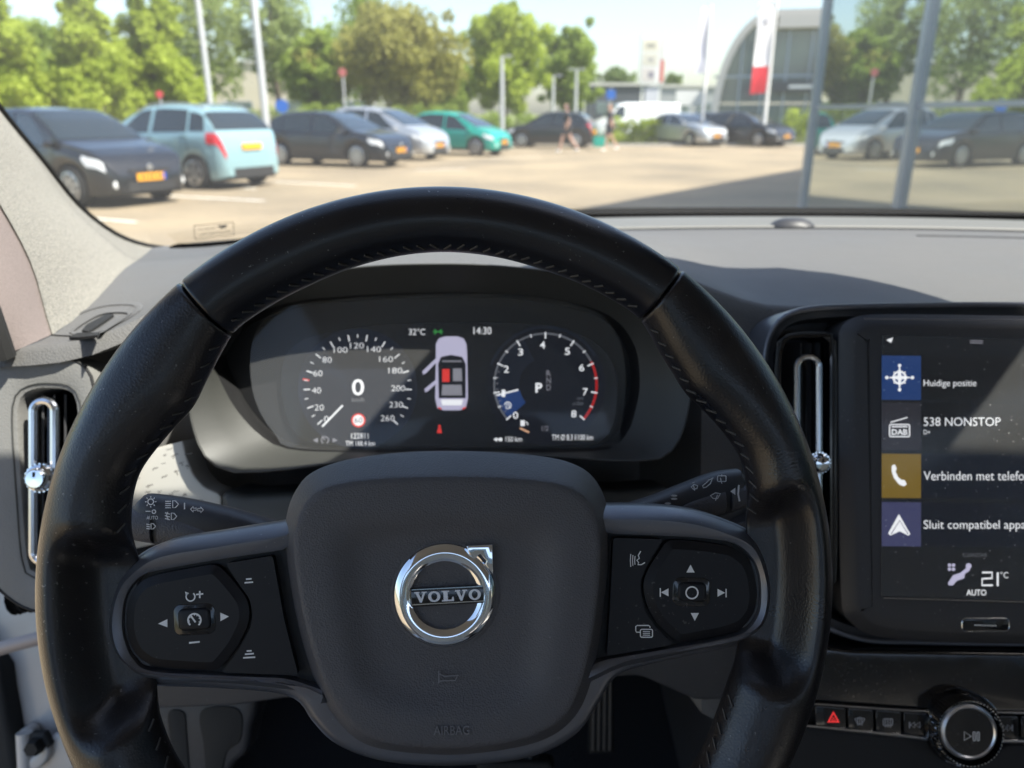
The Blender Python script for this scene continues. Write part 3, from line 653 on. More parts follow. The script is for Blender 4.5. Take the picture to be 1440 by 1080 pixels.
# knob
kc = K.uv(1363, 1030, .008); kk = K.k()
V, F = lathe([(kk*51, -.012), (kk*51, -.002), (kk*49, .0005), (kk*46, .0)], 48); b0 = K.uv(1357, 1027, 0); mk('knob_collar', [(b0.x+x, b0.y+y, z) for x, y, z in V], F, M['gloss'], cp)
V, F = lathe([(kk*46, -.010), (kk*45, .004), (kk*42, .011)], 64); b1 = K.uv(1358, 1027, .004)
kn = mk('volume_knob', [(b1.x+x, b1.y+y, z) for x, y, z in V], F, M['gloss'], cp)
for a in range(56):
    t = 2*math.pi*a/56; p0 = Vector((b1.x+kk*46*math.cos(t), b1.y+kk*46*math.sin(t), -.004)); p1 = Vector((b1.x+kk*42.6*math.cos(t), b1.y+kk*42.6*math.sin(t), .0105))
    V, F = tube([p0, p1], .0007, 4); mk('knob_ridge', V, F, M['chrome'], kn)
b2 = K.uv(1365, 1031, .014)
V, F = lathe([(kk*37, .006), (kk*37.5, .0100), (kk*36, .0125), (kk*33, .0135), (kk*31, .0125)], 64); mk('knob_ring', [(b2.x+x, b2.y+y, z) for x, y, z in V], F, M['ringchrome'], kn)
V, F = lathe([(0, .0128), (kk*31.2, .0126)], 48); mk('knob_face', [(b2.x+x, b2.y+y, z) for x, y, z in V], F, M['gloss'], kn)
ink('play_icon', K, [('c', [(1356, 1029), (1356, 1041), (1366, 1035.5)], 1.1), ('c', rrect(1368.5, 1029.5, 1371.5, 1041.5, 1), 1.), ('c', rrect(1374, 1029.5, 1377, 1041.5, 1), 1.)], .0131, M['white'], kn)
# ---------------------------------------------------------------- steering wheel
sw = thing('steering_wheel', 'black leather steering wheel with spoke keys and round chrome emblem', 'steering wheel', W.M)
RO = .185
inner_px = [(322, 463), (297, 510), (267, 573), (217, 627), (187, 667), (177, 707), (176, 750), (180, 800), (185, 850), (190, 900), (199, 950), (211, 990), (221, 1024), (231, 1053), (243, 1077), (903, 443), (933, 497), (967, 553), (1013, 597), (1047, 643), (1056, 687), (1062, 745), (1063, 800), (1060, 850), (1054, 900), (1044, 930), (1030, 957), (1012, 1010), (987, 1073), (367, 432), (432, 398), (522, 364), (570, 354), (625, 350), (696, 357), (768, 377), (826, 399), (870, 422)]
pol_in = sorted((math.atan2(q.y, q.x), math.hypot(q.x, q.y)) for q in (W.uv(x, y, .004) for x, y in inner_px)) + [(-math.pi/2-.25, .147), (-math.pi/2, .145), (-math.pi/2+.25, .147)]
pol_in.sort()
_A = np.array([p[0] for p in pol_in]); _Rr = np.array([p[1] for p in pol_in])
_A = np.concatenate([_A-2*math.pi, _A, _A+2*math.pi]); _Rr = np.tile(_Rr, 3)
_dense = np.linspace(-3*math.pi, 3*math.pi, 3600); _dr = np.interp(_dense, _A, _Rr); _ker = np.hanning(27); _ker /= _ker.sum(); _dr = np.convolve(_dr, _ker, 'same')
def r_in(a): return float(np.interp(a, _dense, _dr))
def grip(a):
    """0 on the plain upper and lower rim, 1 on the shaped hand grips"""
    s = math.sin(a); return sm(.75, .35, s)*sm(-.95, -.5, s)
def spoke_dip(a):
    """1 where a spoke bezel is let into the inner half of the rim"""
    d = min(abs((math.degrees(a)-c+180) % 360-180) for c in (188., -2.)); return sm(18., 10., d)
def rim_pt(a, ph, shrink=0.):
    ri = r_in(a); rc = (RO+ri)/2; hw = (RO-ri)/2-shrink; b = .0165+.0015*grip(a)-shrink
    ex = 2/(2.15-.35*grip(a)); c, s = math.cos(ph), math.sin(ph)
    x = math.copysign(abs(c)**ex, c)*hw; z = math.copysign(abs(s)**ex, s)*b
    r = rc+x
    d = spoke_dip(a)*sm(.22, .66, (1-x/hw)/2); z = z*(1-.8*d)-.0085*d if z > 0 else z-.0085*d*max(0., 1+z/.0165)
    return Vector((r*math.cos(a), r*math.sin(a), z))
def rim_seg(name, a0, a1, m, shrink=0., n=None, closed=False):
    n = n or max(8, int(abs(a1-a0)/R(.8))); ring = []
    if closed: A = [(a0+(a1-a0)*i/n, 0) for i in range(n)]
    else:
        d = R(.12); A = [(a0, .0022), (a0+d, .0011), (a0+2.4*d, .0003), (a0+4.5*d, 0)]+[(a0+(a1-a0)*i/n, 0) for i in range(1, n)]+[(a1-4.5*d, 0), (a1-2.4*d, .0003), (a1-d, .0011), (a1, .0022)]
    for a, e in A: ring.append([rim_pt(a, 2*math.pi*k/60, shrink+e) for k in range(60)])
    if closed: ring.append(ring[0])
    V, F = loft(ring, not closed, not closed); return mk(name, V, F, m, sw, sharp=75)
q = W.uv(290, 432); aL = math.atan2(q.y, q.x); q = W.uv(929, 414); aR = math.atan2(q.y, q.x)
aLb, aRb = R(180+52), R(-52)
g = R(.05)
top = rim_seg('upper_leather', aR+g, aL-g, M['leather'])
lg = rim_seg('grip_leather', aL+g, aLb-g, M['leather_grip']); rg = rim_seg('grip_leather', aRb+g, aR-g, M['leather_grip'])
low = rim_seg('lower_leather', aLb+g, R(360)+aRb-g, M['leather'])
rim_seg('rim_core', 0, 2*math.pi, M['black'], .0032, 180, True)
# stitches along the inner edge
V, F = box(-.00035, .00035, -.0027, .0027, -.0004, .0004); sme = bpy.data.meshes.new('stitch'); sme.from_pydata(V, [], F); sme.materials.append(M['stitch'])
rng = random.Random(5)
def stitches(par, a0, a1, step):
    n = int(abs(a1-a0)/step)
    for i in range(n):
        a = a0+(a1-a0)*(i+.5)/n; ph = R(160+rng.uniform(-1.5, 1.5)); P = rim_pt(a, ph); Q = rim_pt(a, ph+.05); t1 = (Q-P).normalized()
        t2 = (rim_pt(a+.01, ph)-P).normalized(); N = t2.cross(t1)
        if N.z < 0: N = -N
        d = (t1*.8+t2*rng.uniform(.58, .68)*(1 if a < math.pi/2 else -1)).normalized(); x = d.cross(N)
        Mx = Matrix((x, d, N)).transposed().to_4x4(); Mx.translation = P+N*.0003
        inst('stitch', sme, par, Mx)
stitches(top, aR+.03, aL-.03, .040); stitches(lg, aL+.03, R(172), .055); stitches(rg, aR-.03, R(10), .042); stitches(rg, R(-22), aRb, .045); stitches(lg, R(180+24), aLb, .06)

# spoke frame behind hub and keys
fr_out = [(150, 850), (170, 803), (215, 768), (300, 752), (395, 737), (520, 725), (640, 722), (760, 718), (862, 712), (960, 716), (1025, 732), (1070, 757), (1090, 800), (1094, 845), (1082, 885), (1050, 908), (990, 922), (890, 945), (862, 962), (848, 985), (812, 1037), (745, 1070), (640, 1082), (540, 1076), (472, 1052), (436, 1018), (418, 992), (385, 979), (300, 972), (200, 967), (165, 948), (146, 910)]
P = px_out(W, fr_out, 220, -.008); plate('spoke_frame', P, -.026, -.008, M['satin'], sw, .005)
def pad(outer, inner, keys, cpx):
    c = W.uv(*cpx); A = polar(px_out(W, outer, 200, -.002), c, 140); B = polar(px_out(W, inner, 200, -.003), c, 140)
    f = lambda Q, w_, d=0.: [(p.x, p.y, w_) for p in (inset(Q, d) if d else Q)]
    V, F = loft([f(A, -.022), f(A, -.013), f(A, -.0098, .0010), f(A, -.0048, .0034), f(A, -.0018, .0060), f(B, -.0022, -.002), f(B, -.0034, -.0004), f(B, -.008)], False, False)
    bz = mk('spoke_bezel', V, F, M['satin'], sw, sharp=40)
    V, F = loft([f(B, -.0078, -.001), f(B, -.0078, .002)]); mk('key_well', V, F, M['black'], sw)
    out = []
    for k, (bv, bd_) in zip(keys, ((.0042, .0016), (0., 0.))):
        Q = relax(px_out(W, k, 130, -.004, False), 5 if bd_ > .001 else 1); out.append(plate('key_pad', Q, -.009, -.0032, M['key'], sw, bv, bd_, steps=1, sharp=20))
    return bz, out
kl_main = [(176, 880), (178, 852), (184, 833), (200, 815), (225, 807), (302, 793), (309, 797), (330, 820), (347, 843), (351, 862), (348, 880), (333, 910), (309, 940), (302, 944), (260, 942), (213, 938), (190, 922), (180, 902)]
kl_side = [(318, 792), (384, 781), (400, 870), (420, 949), (312, 945), (336, 913), (353, 882), (356, 862), (352, 842), (334, 817)]
_, kL = pad([(139, 880), (146, 838), (165, 803), (215, 768), (300, 752), (388, 738), (470, 726), (470, 988), (430, 985), (330, 974), (205, 966), (165, 945), (146, 918)],
            [(172, 880), (174, 850), (182, 829), (199, 811), (225, 803), (302, 789), (395, 775), (460, 764), (462, 956), (400, 953), (302, 949), (212, 943), (187, 926), (176, 903)], [kl_main, kl_side], (275, 870))
kr_main = [(939, 759), (987, 762), (1030, 769), (1052, 786), (1062, 807), (1066, 837), (1062, 862), (1046, 883), (1017, 893), (955, 905), (948, 900), (927, 880), (912, 858), (905, 832), (905, 818), (912, 800), (925, 780)]
kr_side = [(862, 756), (932, 758), (920, 776), (908, 797), (900, 818), (900, 832), (907, 860), (922, 882), (946, 906), (853, 922), (858, 840)]
_, kR = pad([(790, 722), (862, 713), (960, 717), (1025, 733), (1070, 757), (1091, 800), (1096, 845), (1084, 887), (1052, 910), (990, 924), (890, 946), (790, 962)],
            [(800, 748), (862, 752), (940, 755), (987, 758), (1032, 765), (1056, 783), (1067, 806), (1070, 837), (1066, 865), (1048, 888), (1017, 898), (952, 910), (852, 927), (800, 936)], [kr_main, kr_side], (960, 835))
wi = -.0031
wk = lambda nm, it, par, m='white', wd=1.8, w_=wi: ink(nm, W, it, w_, M[m], par, wd)
def tri(cx, cy, r, a): return ('f', [(cx+r*math.cos(R(a+t)), cy-r*math.sin(R(a+t))) for t in (0, 125, 235)])
def small_key(par, x0, y0, x1, y1, tilt):
    cx, cy = (x0+x1)/2, (y0+y1)/2
    rot = lambda P: [(cx+(x-cx)*math.cos(R(tilt))-(y-cy)*math.sin(R(tilt)), cy+(x-cx)*math.sin(R(tilt))+(y-cy)*math.cos(R(tilt))) for x, y in P]
    well = [W.uv(x, y, wi) for x, y in rot(rrect(x0-7, y0-6, x1+6, y1+7, 11))]
    plate('key_recess', well, -.006, wi+.0001, M['gloss'], par, .0004)
    return plate('centre_key', [W.uv(x, y, wi) for x, y in rot(rrect(x0, y0, x1, y1, 8))], -.006, wi+.0012, M['key'], par, .0012)
ck = small_key(kL[0], 251, 855, 297, 886, -3)
wk('cruise_icon', [('s', circ(273.5, 872, 9, 18, -50, 230), 2.2), ('s', [(275, 875), (268.5, 866)], 2.2)]+[('s', [(273.5+6.5*math.cos(R(a)), 872-6.5*math.sin(R(a))), (273.5+9*math.cos(R(a)), 872-9*math.sin(R(a)))], 1.4) for a in (-20, 20, 60, 90, 150, 190)], ck, w_=wi+.0013)
wk('resume_icon', [('s', circ(268, 839, 6.2, 16, 120, 430-20), 1.8), tri(262.5, 834.5, 3.5, 130)], kL[0]); wk('plus_icon', [('s', [(281, 831), (281, 841)][:2], 2), ('s', [(276, 836), (286, 835)], 2)], kL[0]); wk('minus_icon', [('s', [(266, 904), (281, 902.5)], 2.2)], kL[0])
wk('left_arrow', [('f', [(222.5, 877), (235.5, 870.5), (235.5, 882)])], kL[0]); wk('right_arrow', [('f', [(322, 867), (310, 861.5), (310, 873.5)])], kL[0])
wk('gap_icon', [('s', [(344, 819.5), (356, 818.5)], 2), ('s', [(346, 814.5), (354, 813.8)], 2)], kL[1]); wk('gap_icon', [('s', [(342, 925), (359, 924)], 2), ('s', [(344.5, 920), (357, 919)], 2), ('s', [(347, 915.5), (354, 915)], 2)], kL[1])
ck = small_key(kR[0], 953, 818, 993, 846, 2)
wk('select_icon', [('c', circ(973, 833.5, 8.3, 28), 2)], ck, w_=wi+.0013)
wk('up_arrow', [tri(971, 801, 7, 90)], kR[0]); wk('down_arrow', [tri(977, 866, 7, 270)], kR[0])
wk('previous_icon', [('f', [(929.5, 833), (940, 827.5), (940, 838.5)]), ('s', [(928.5, 827), (928.5, 839)], 1.6)], kR[0]); wk('next_icon', [('f', [(1019.5, 833.5), (1009, 828), (1009, 839)]), ('s', [(1021, 828), (1021, 840)], 1.6)], kR[0])
wk('voice_icon', [('s', [(901, 775), (897.5, 781), (899, 785), (895.5, 788), (898, 791), (897, 794), (902, 794), (907, 791)], 1.5)]+[('s', [(x, 783-d), (x-.6, 789), (x, 793+d)], 1.2) for x, d in ((893, 1), (890, 2.5), (887, 4))], kR[1])
wk('menu_icon', [('s', [(900, 889), (895, 889), (894, 887), (894, 881), (896, 879.5), (912, 879.5), (914, 881), (914, 883)], 1.4), ('c', rrect(900.5, 885, 917.5, 896, 2), 1.4)]+[('s', [(904, y), (914, y+.3)], 1) for y in (888, 890.5, 893)], kR[1])

# airbag cover
HO = [(397, 760), (402, 720), (412, 693), (432, 668), (475, 650), (550, 639), (625, 636), (700, 638), (780, 646), (822, 660), (845, 685), (857, 720), (861, 770), (855, 840), (847, 905), (836, 960), (818, 1003), (785, 1036), (730, 1055), (640, 1066), (550, 1060), (502, 1046), (464, 1008), (436, 952), (415, 880), (402, 810)]
H2 = [(415, 762), (420, 735), (432, 708), (462, 686), (530, 675), (625, 672), (720, 674), (792, 684), (826, 706), (839, 738), (843, 780), (838, 845), (829, 905), (815, 960), (796, 1000), (765, 1024), (720, 1040), (640, 1049), (555, 1044), (510, 1028), (480, 995), (452, 945), (432, 880), (419, 810)]
H3 = [(480, 790), (486, 765), (505, 748), (560, 740), (625, 737), (690, 739), (745, 746), (768, 762), (775, 790), (771, 850), (762, 925), (748, 965), (705, 985), (631, 991), (560, 986), (522, 968), (504, 935), (488, 850)]
hc = W.uv(628, 850); hp = lambda P, w_: [(p.x, p.y, w_) for p in polar(px_out(W, P, 240, w_), hc, 160)]
def lerp_ring(A, B, t, w_): return [(a[0]+(b[0]-a[0])*t, a[1]+(b[1]-a[1])*t, w_) for a, b in zip(A, B)]
r0 = hp(HO, -.012); r2 = hp(H2, .006); r3 = hp(H3, .006); ce = [(hc.x, hc.y, 0)]*160
V, F = loft([lerp_ring(r0, r2, 0, -.032), lerp_ring(r0, r2, 0, -.016), lerp_ring(r0, r2, .03, -.0138), lerp_ring(r0, r2, .14, -.0105), lerp_ring(r0, r2, .5, -.0022), lerp_ring(r0, r2, .8, .0040), lerp_ring(r0, r2, .93, .0064), lerp_ring(r0, r2, 1, .0072), lerp_ring(r2, r3, .12, .0074), lerp_ring(r2, r3, .5, .0074), lerp_ring(r2, r3, .75, .0071), lerp_ring(r2, r3, .95, .0058), lerp_ring(r3, ce, .07, .0040), lerp_ring(r3, ce, .16, .0027), lerp_ring(r3, ce, .26, .0021), lerp_ring(r3, ce, .6, .0020), lerp_ring(r3, ce, .97, .0020)])
hub = mk('airbag_cover', V, F, M['soft'], sw, sharp=60)
wh = .0020; kh = W.k(wh); ec = W.uv(625.5, 836, wh)
# emblem
V, F = lathe([(kh*74, -.0002), (kh*74.5, .0006), (kh*71, .0008), (kh*69, .0003)], 64); mk('emblem_seat', [(ec.x+x, ec.y+y, wh+z) for x, y, z in V], F, M['soft'], hub)
V, F = lathe([(kh*46, .0), (kh*46.5, .0016), (kh*49, .0021), (kh*58, .0030), (kh*66, .0022), (kh*69.3, .0012), (kh*69.8, .0)], 80)
em = mk('emblem_ring', [(ec.x+x, ec.y+y, wh+z) for x, y, z in V], F, M['chrome'], hub)
plate('emblem_arrow', [W.uv(x, y, wh) for x, y in ((656, 766), (692.5, 764), (693.5, 806), (682, 792), (684, 787), (675, 777), (668, 784), (660, 778))], wh, wh+.0036, M['chrome'], hub, .0005)
bar = [(578, 828), (679.5, 823), (681, 846), (579.5, 852)]
plate('emblem_bar', [W.uv(x, y, wh) for x, y in bar], wh, wh+.0027, M['gloss'], hub, .0003)
ink('emblem_bar_line', W, [('s', [(579, 829.5), (679, 824.5)], 1.4), ('s', [(580, 850.5), (680, 845)], 1.4)], wh+.0027, M['chrome'], hub)
def letter(ch, x0, x1, y0, y1):
    X = lambda t: x0+(x1-x0)*t; Y = lambda t: y1+(y0-y1)*t
    if ch == 'V': polys = [[(0, 1), (.42, 1), (.42, .88), (.34, .88), (.53, .35), (.7, .88), (.6, .88), (.6, 1), (1, 1), (1, .88), (.88, .88), (.58, 0), (.42, 0), (.1, .88), (0, .88)]]
    elif ch == 'L': polys = [[(0, 0), (1, 0), (1, .38), (.88, .38), (.8, .14), (.5, .14), (.5, .87), (.62, .87), (.62, 1), (.02, 1), (.02, .87), (.15, .87), (.15, .13), (0, .13)]]
    else: polys = None
    if polys: return [[(X(a), Y(b)) for a, b in p] for p in polys]
    return None
def slab_word(word, x0, y0, x1, y1, w_, m, par, rot):
    n = len(word); adv = (x1-x0)/n; cx, cy = (x0+x1)/2, (y0+y1)/2
    rt = lambda x, y: (cx+(x-cx)*math.cos(rot)+(y-cy)*math.sin(rot), cy-(x-cx)*math.sin(rot)+(y-cy)*math.cos(rot))
    for i, ch in enumerate(word):
        a, b = x0+adv*(i+.06), x0+adv*(i+.96); lp = letter(ch, a, b, y0, y1)
        if lp: plate('emblem_letter', [W.uv(*rt(x, y), w_) for x, y in lp[0]], w_, w_+.0008, m, par, 0)
        else:
            mx, my, ra, rb = (a+b)/2, (y0+y1)/2, (b-a)/2, (y1-y0)/2
            o_ = [W.uv(*rt(x, y), w_) for x, y in circ(mx, my, ra, 28, ry=rb)]; i_ = [W.uv(*rt(x, y), w_) for x, y in circ(mx, my, ra*.5, 28, ry=rb*.72)]
            V, F = loft([[(p.x, p.y, w_) for p in o_], [(p.x, p.y, w_+.0008) for p in o_], [(p.x, p.y, w_+.0008) for p in i_], [(p.x, p.y, w_) for p in i_]], False, False); mk('emblem_letter', V, F, m, par, False)
slab_word('VOLVO', 582, 830, 677, 845, wh+.0026, M['letter'], hub, R(2.8))
lettering('AIRBAG', W, 610, 1020, 660, 1033, .0076, M['emboss'], hub, .0, 1.0, 'airbag_lettering', .0005)
ink('horn_icon', W, [('s', [(617, 943), (617, 961)], 1.8), ('s', [(617, 947), (625, 951), (645, 949.5)], 1.5), ('s', [(617, 958), (625, 957), (640, 957), (643, 951)], 1.5)], .0034, M['emboss'], hub)

# ---------------------------------------------------------------- stalks
def stalk(fr, axis, label, tipdir):
    o = thing('control_stalk', label, 'control stalk', fr.M)
    return o
SL = Frame(290, 728, .435); SR = Frame(960, 692, .435)
def stalk_body(fr, par, name, top, bot, dep, m):
    """lofted lever: matching points on its upper and lower outline"""
    A = spl([fr.uv(x, y) for x, y in top], 24, False); B = spl([fr.uv(x, y) for x, y in bot], 24, False); rings = []
    for i, (a, b) in enumerate(zip(A, B)):
        c = (a+b)/2; hw = (a-b)/2; s = min(1, (.35+i*.35)) if i < 3 else 1
        ring = []
        for k in range(20):
            t = 2*math.pi*k/20; cs, sn = math.cos(t), math.sin(t); ex = 2/3.2
            ring.append(c+hw*math.copysign(abs(cs)**ex, cs)*s+Vector((0, 0, dep))*math.copysign(abs(sn)**ex, sn)*s)
        rings.append(ring)
    V, F = loft(rings, True, True); return mk(name, V, F, m, par, sharp=50)
o = stalk(SL, None, 'light and indicator stalk left of the steering column', -1)
stalk_body(SL, o, 'lever', [(189, 706), (200, 695), (229, 696), (267, 702), (300, 709), (337, 718), (385, 733), (450, 755)], [(186, 745), (200, 757), (229, 765), (267, 768), (300, 768), (337, 765), (385, 765), (450, 775)], .010, M['hard'])
stalk_body(SL, o, 'light_switch_ring', [(182, 712), (192, 713), (208, 713), (224, 714)], [(184, 752), (192, 756), (208, 760), (224, 762)], .0122, M['soft'])
stalk_body(SL, o, 'fog_switch_ring', [(225.5, 715), (250, 720), (285, 733), (304, 745)], [(225.5, 762), (250, 763), (285, 761), (304, 755)], .0114, M['soft'])
wl_ = .0101
def sk(nm, fr, par, it, w_=wl_): ink(nm, fr, it, w_, M['white'], par, 1.15)
rays8 = lambda cx, cy, a, b: [('s', [(cx+a*math.cos(R(t)), cy-a*math.sin(R(t))), (cx+b*math.cos(R(t)), cy-b*math.sin(R(t)))]) for t in range(0, 360, 45)]
lampD = lambda cx, cy, s=1.: [('c', [(cx, cy-5*s), (cx+4*s, cy-4.5*s), (cx+8*s, cy), (cx+4*s, cy+4.5*s), (cx, cy+5*s)])]
sk('brightness_icon', SL, o, [('c', circ(212, 705.5, 4, 16), 1.3)]+rays8(212, 705.5, 5.8, 8))
sk('high_beam_icon', SL, o, lampD(243, 709)+[('s', [(232.5, y), (240.5, y)]) for y in (705, 708, 711, 714)]+[('s', [(259.5, 707), (259.5, 716)], 1.6)])
sk('indicator_icon', SL, o, [('c', [(268, 716), (272, 712), (272, 714.5), (276, 714.5), (276, 717.5), (272, 717.5), (272, 720)]), ('c', [(286, 717), (282, 713), (282, 715.2), (278, 715.2), (278, 718.5), (282, 718.5), (282, 721)])])
sk('fog_icon', SL, o, lampD(241, 726, .95)+[('s', [(232, y), (239, y+2)]) for y in (721, 725, 729)]+[('s', [(236, 720), (234, 725), (237, 731)])], .0115)
lettering('AUTO', SL, 206, 725.5, 222, 730.5, .0123, M['white'], o)
sk('side_light_icon', SL, o, [('s', [(205, 719), (212, 719)]), ('c', circ(216.5, 719.5, 2.6, 10))], .0123); sk('low_beam_icon', SL, o, lampD(212.5, 740, .8)+[('s', [(206, y), (211, y+1)]) for y in (737, 740, 743)], .0123)
o = stalk(SR, None, 'wiper stalk right of the steering column', 1)
stalk_body(SR, o, 'lever', [(1052, 674), (1044, 661), (1030, 660), (1000, 665), (960, 680), (920, 696), (885, 708), (820, 735)], [(1050, 700), (1042, 712), (1030, 718), (1000, 728), (960, 738), (920, 745), (885, 748), (820, 765)], .010, M['hard'])
stalk_body(SR, o, 'wiper_ring', [(1020, 682), (1000, 686), (970, 696), (955, 704), (950, 712)], [(1020, 718), (1000, 724), (970, 730), (955, 728), (950, 722)], .0113, M['soft'])
stalk_body(SR, o, 'end_ring', [(1051, 679), (1044, 677), (1034, 679), (1022, 681.5)], [(1048, 705), (1040, 713), (1032, 716), (1022, 718)], .0118, M['soft'])
sk('rear_wiper_icon', SR, o, [('c', rrect(1009, 669, 1021, 677, 1.5)), ('s', [(1015, 680), (1013, 672)]), ('s', [(1015, 667), (1015, 670)])])
sk('lever_icon', SR, o, [('c', [(988, 683), (992, 680), (997, 675), (1003, 672), (1001, 675), (999, 680), (993, 685), (989, 686)])])
sk('washer_icon', SR, o, [('c', [(972, 685), (976, 681), (981, 683), (980, 687), (975, 688)]), ('s', [(977, 690), (975, 682)]), ('s', [(974, 679), (977, 678)])])
sk('wiper_icon', SR, o, [('c', [(999, 697), (1006, 693), (1013, 694), (1009, 701), (1003, 701)]), ('s', [(1006, 704), (1009, 696)])], .0114)
sk('speed_marks', SR, o, [('f', circ(948, 697, 4.5, 12, ry=1.5)), ('f', circ(948, 701.5, 4.5, 12, ry=1.5)), ('f', circ(939, 708, 4.5, 12, ry=1.5))])
sk('spray_icon', SR, o, [('s', [(1039, 682), (1038, 695), (1040, 705)], 2.4), ('f', [(1027, 691), (1034, 686), (1034, 696)])], .0119)
# column shroud
cs = thing('column_shroud', 'dark steering column cover behind the steering wheel', 'column cover', W.M)
rings = []
for w_, s in ((-.03, .062), (-.06, .066), (-.10, .072), (-.16, .08), (-.21, .085)):
    rings.append([(s*1.15*math.copysign(abs(math.cos(t))**.7, math.cos(t)), s*.7*math.copysign(abs(math.sin(t))**.7, math.sin(t))+.012-.1*abs(w_), w_) for t in [2*math.pi*k/40 for k in range(40)]])
V, F = loft(rings, True, True); mk('shroud_shell', V, F, M['hard'], cs)

# ---------------------------------------------------------------- A-pillar trim
rows = [((250, 351, 1.09), (74, 470, .600), (20, 494, .565)), ((205, 346, 1.05), (66, 445, .602), (12, 470, .560)), ((160, 329, .98), (58, 415, .602), (2, 440, .555)), ((110, 290, .92), (46, 375, .600), (-16, 395, .55)),
        ((60, 228, .85), (22, 325, .590), (-50, 335, .54)), ((0, 155, .78), (-30, 240, .565), (-110, 240, .52)), ((-120, 0, .66), (-160, 50, .51), (-260, 50, .47)), ((-1311, -1038, .2364), (-2091, -1366, .1556), (-3031, -1435, .128))]
pl = thing('pillar_trim', 'light fabric covered windscreen pillar trim beside the left dash corner', 'pillar trim', Matrix.Translation(at_d(74, 470, .62)))
PI_ = pl.matrix_world.inverted()
E1 = spl([at_d(*r[0]) for r in rows], 40, False); E2 = spl([at_d(*r[1]) for r in rows], 40, False); E3 = spl([at_d(*r[2]) for r in rows], 40, False)
rings = []; rings2 = []
for a, b, c in zip(E1, E2, E3):
    n_ = Vector((.5, -.85, .2)).normalized(); rr = []
    for k in range(15):
        t = k/14; bul = math.sin(math.pi*t)**.8*.014; rr.append(PI_ @ (a.lerp(b, t)+n_*bul))
    rings.append([PI_ @ (a+Vector((-.03, .03, -.01)))]+rr+[PI_ @ (b+Vector((-.02, .01, 0)))])
    rings2.append([PI_ @ (b.lerp(c, t)+n_*(math.sin(math.pi*t)*.006-.004)) for t in (-.02, .15, .3, .5, .7, .85, 1)]+[PI_ @ (c+Vector((-.02, .02, 0)))])
V, F = loft(rings, False, False, closed=False); mk('fabric_cover', V, F, M['pillar'], pl, sharp=70)
V, F = loft(rings2, False, False, closed=False); mk('door_seal_cover', V, F, M['seal_fabric'], pl, sharp=70)
V, F = tube([PI_ @ (c+Vector((-.008, -.004, -.004))) for c in E3], .010, 10); mk('door_seal', V, F, M['rubber'], pl)

# ---------------------------------------------------------------- windscreen
ws = thing('windscreen', 'large raked windscreen with printed marking and black edge', 'windscreen', Matrix.Translation((CARX, 1.2, 1.24)))
WI = ws.matrix_world.inverted(); n1, n2 = 24, 30; V = []; F = []
tops = E1[-1]
def ws_pt(i, s):
    a = E1[i]; lo = E1[0]; b = Vector((2*CARX-a.x, a.y, a.z)); P = a.lerp(b, s); q = 1-(2*s-1)**2
    f = i/39; P.y += (.150*(1-f)+.05*f)*q**.85; P.z += .012*q*(1-f)+.03*q*f
    return P
base_off = Vector((0, .0, -.006))
idx = list(range(0, 40, 1)); SN = 48
for i in idx:
    for k in range(SN+1): V.append(WI @ ws_pt(i, k/SN))
for a in range(len(idx)-1):
    for k in range(SN): F.append((a*(SN+1)+k, a*(SN+1)+k+1, (a+1)*(SN+1)+k+1, (a+1)*(SN+1)+k))
mk('glass', V, F, M['windscreen'], ws)
path = [WI @ (ws_pt(0, k/60)+Vector((0, -.004, .001))) for k in range(61)]
V, F = tube(path, .009, 8, flat=.8); mk('lower_black_edge', V, F, M['rubber'], ws)
V, F = tube([WI @ (E1[i]+Vector((.004, -.004, .002))) for i in range(0, 40)], .0025, 6); mk('side_black_edge', V, F, M['rubber'], ws)
# printed approval mark near the lower left corner of the glass
def on_glass(px, py):
    r = ray(px, py); o_ = Vector((0, 0, H)); best = None
    for i in range(0, 14):
        for k in range(0, 14):
            a, b, c, d = ws_pt(i, k/SN), ws_pt(i, (k+1)/SN), ws_pt(i+1, (k+1)/SN), ws_pt(i+1, k/SN)
            n = (b-a).cross(d-a)
            if abs(r.dot(n)) < 1e-9: continue
            t = (a-o_).dot(n)/r.dot(n); P = o_+r*t
            e1, e2 = b-a, d-a; q = P-a; g11, g12, g22 = e1.dot(e1), e1.dot(e2), e2.dot(e2); det = g11*g22-g12*g12
            u_ = (q.dot(e1)*g22-q.dot(e2)*g12)/det; v_ = (q.dot(e2)*g11-q.dot(e1)*g12)/det
            if -.02 <= u_ <= 1.02 and -.02 <= v_ <= 1.02: best = P
    return best
gm = [on_glass(x, y) for x, y in ((274, 317), (329, 312), (330, 330), (275, 336))]
if all(gm):
    a, b, c, d = gm
    def GP(u_, v_): return WI @ (a.lerp(b, u_).lerp(d.lerp(c, u_), v_)-Vector((0, .0025, 0)))
    parts = []
    def gl(p, q, wd):
        A, B = GP(*p), GP(*q); T_ = (B-A).normalized(); N_ = T_.cross(Vector((0, 1, .5)).normalized()).normalized()*wd
        parts.append(([A-N_, A+N_, B+N_, B-N_], [(0, 1, 2, 3)]))
    for p, q in (((0, 0), (1, 0)), ((1, 0), (1, 1)), ((1, 1), (0, 1)), ((0, 1), (0, 0))): gl(p, q, .0004)
    rng = random.Random(2)
    for row, (u0, u1) in ((.3, (.1, .52)), (.68, (.08, .95))):
        u_ = u0
        while u_ < u1:
            l = rng.uniform(.03, .06); gl((u_, row+rng.uniform(-.1, .02)), (u_+l, row+rng.uniform(-.02, .1)), rng.uniform(.0005, .0009)); u_ += l+.012
    gl((.6, .2), (.84, .2), .0012); gl((.64, .33), (.8, .33), .0012)
    V, F = join(parts); mk('approval_mark', V, F, M['black'], ws, False)

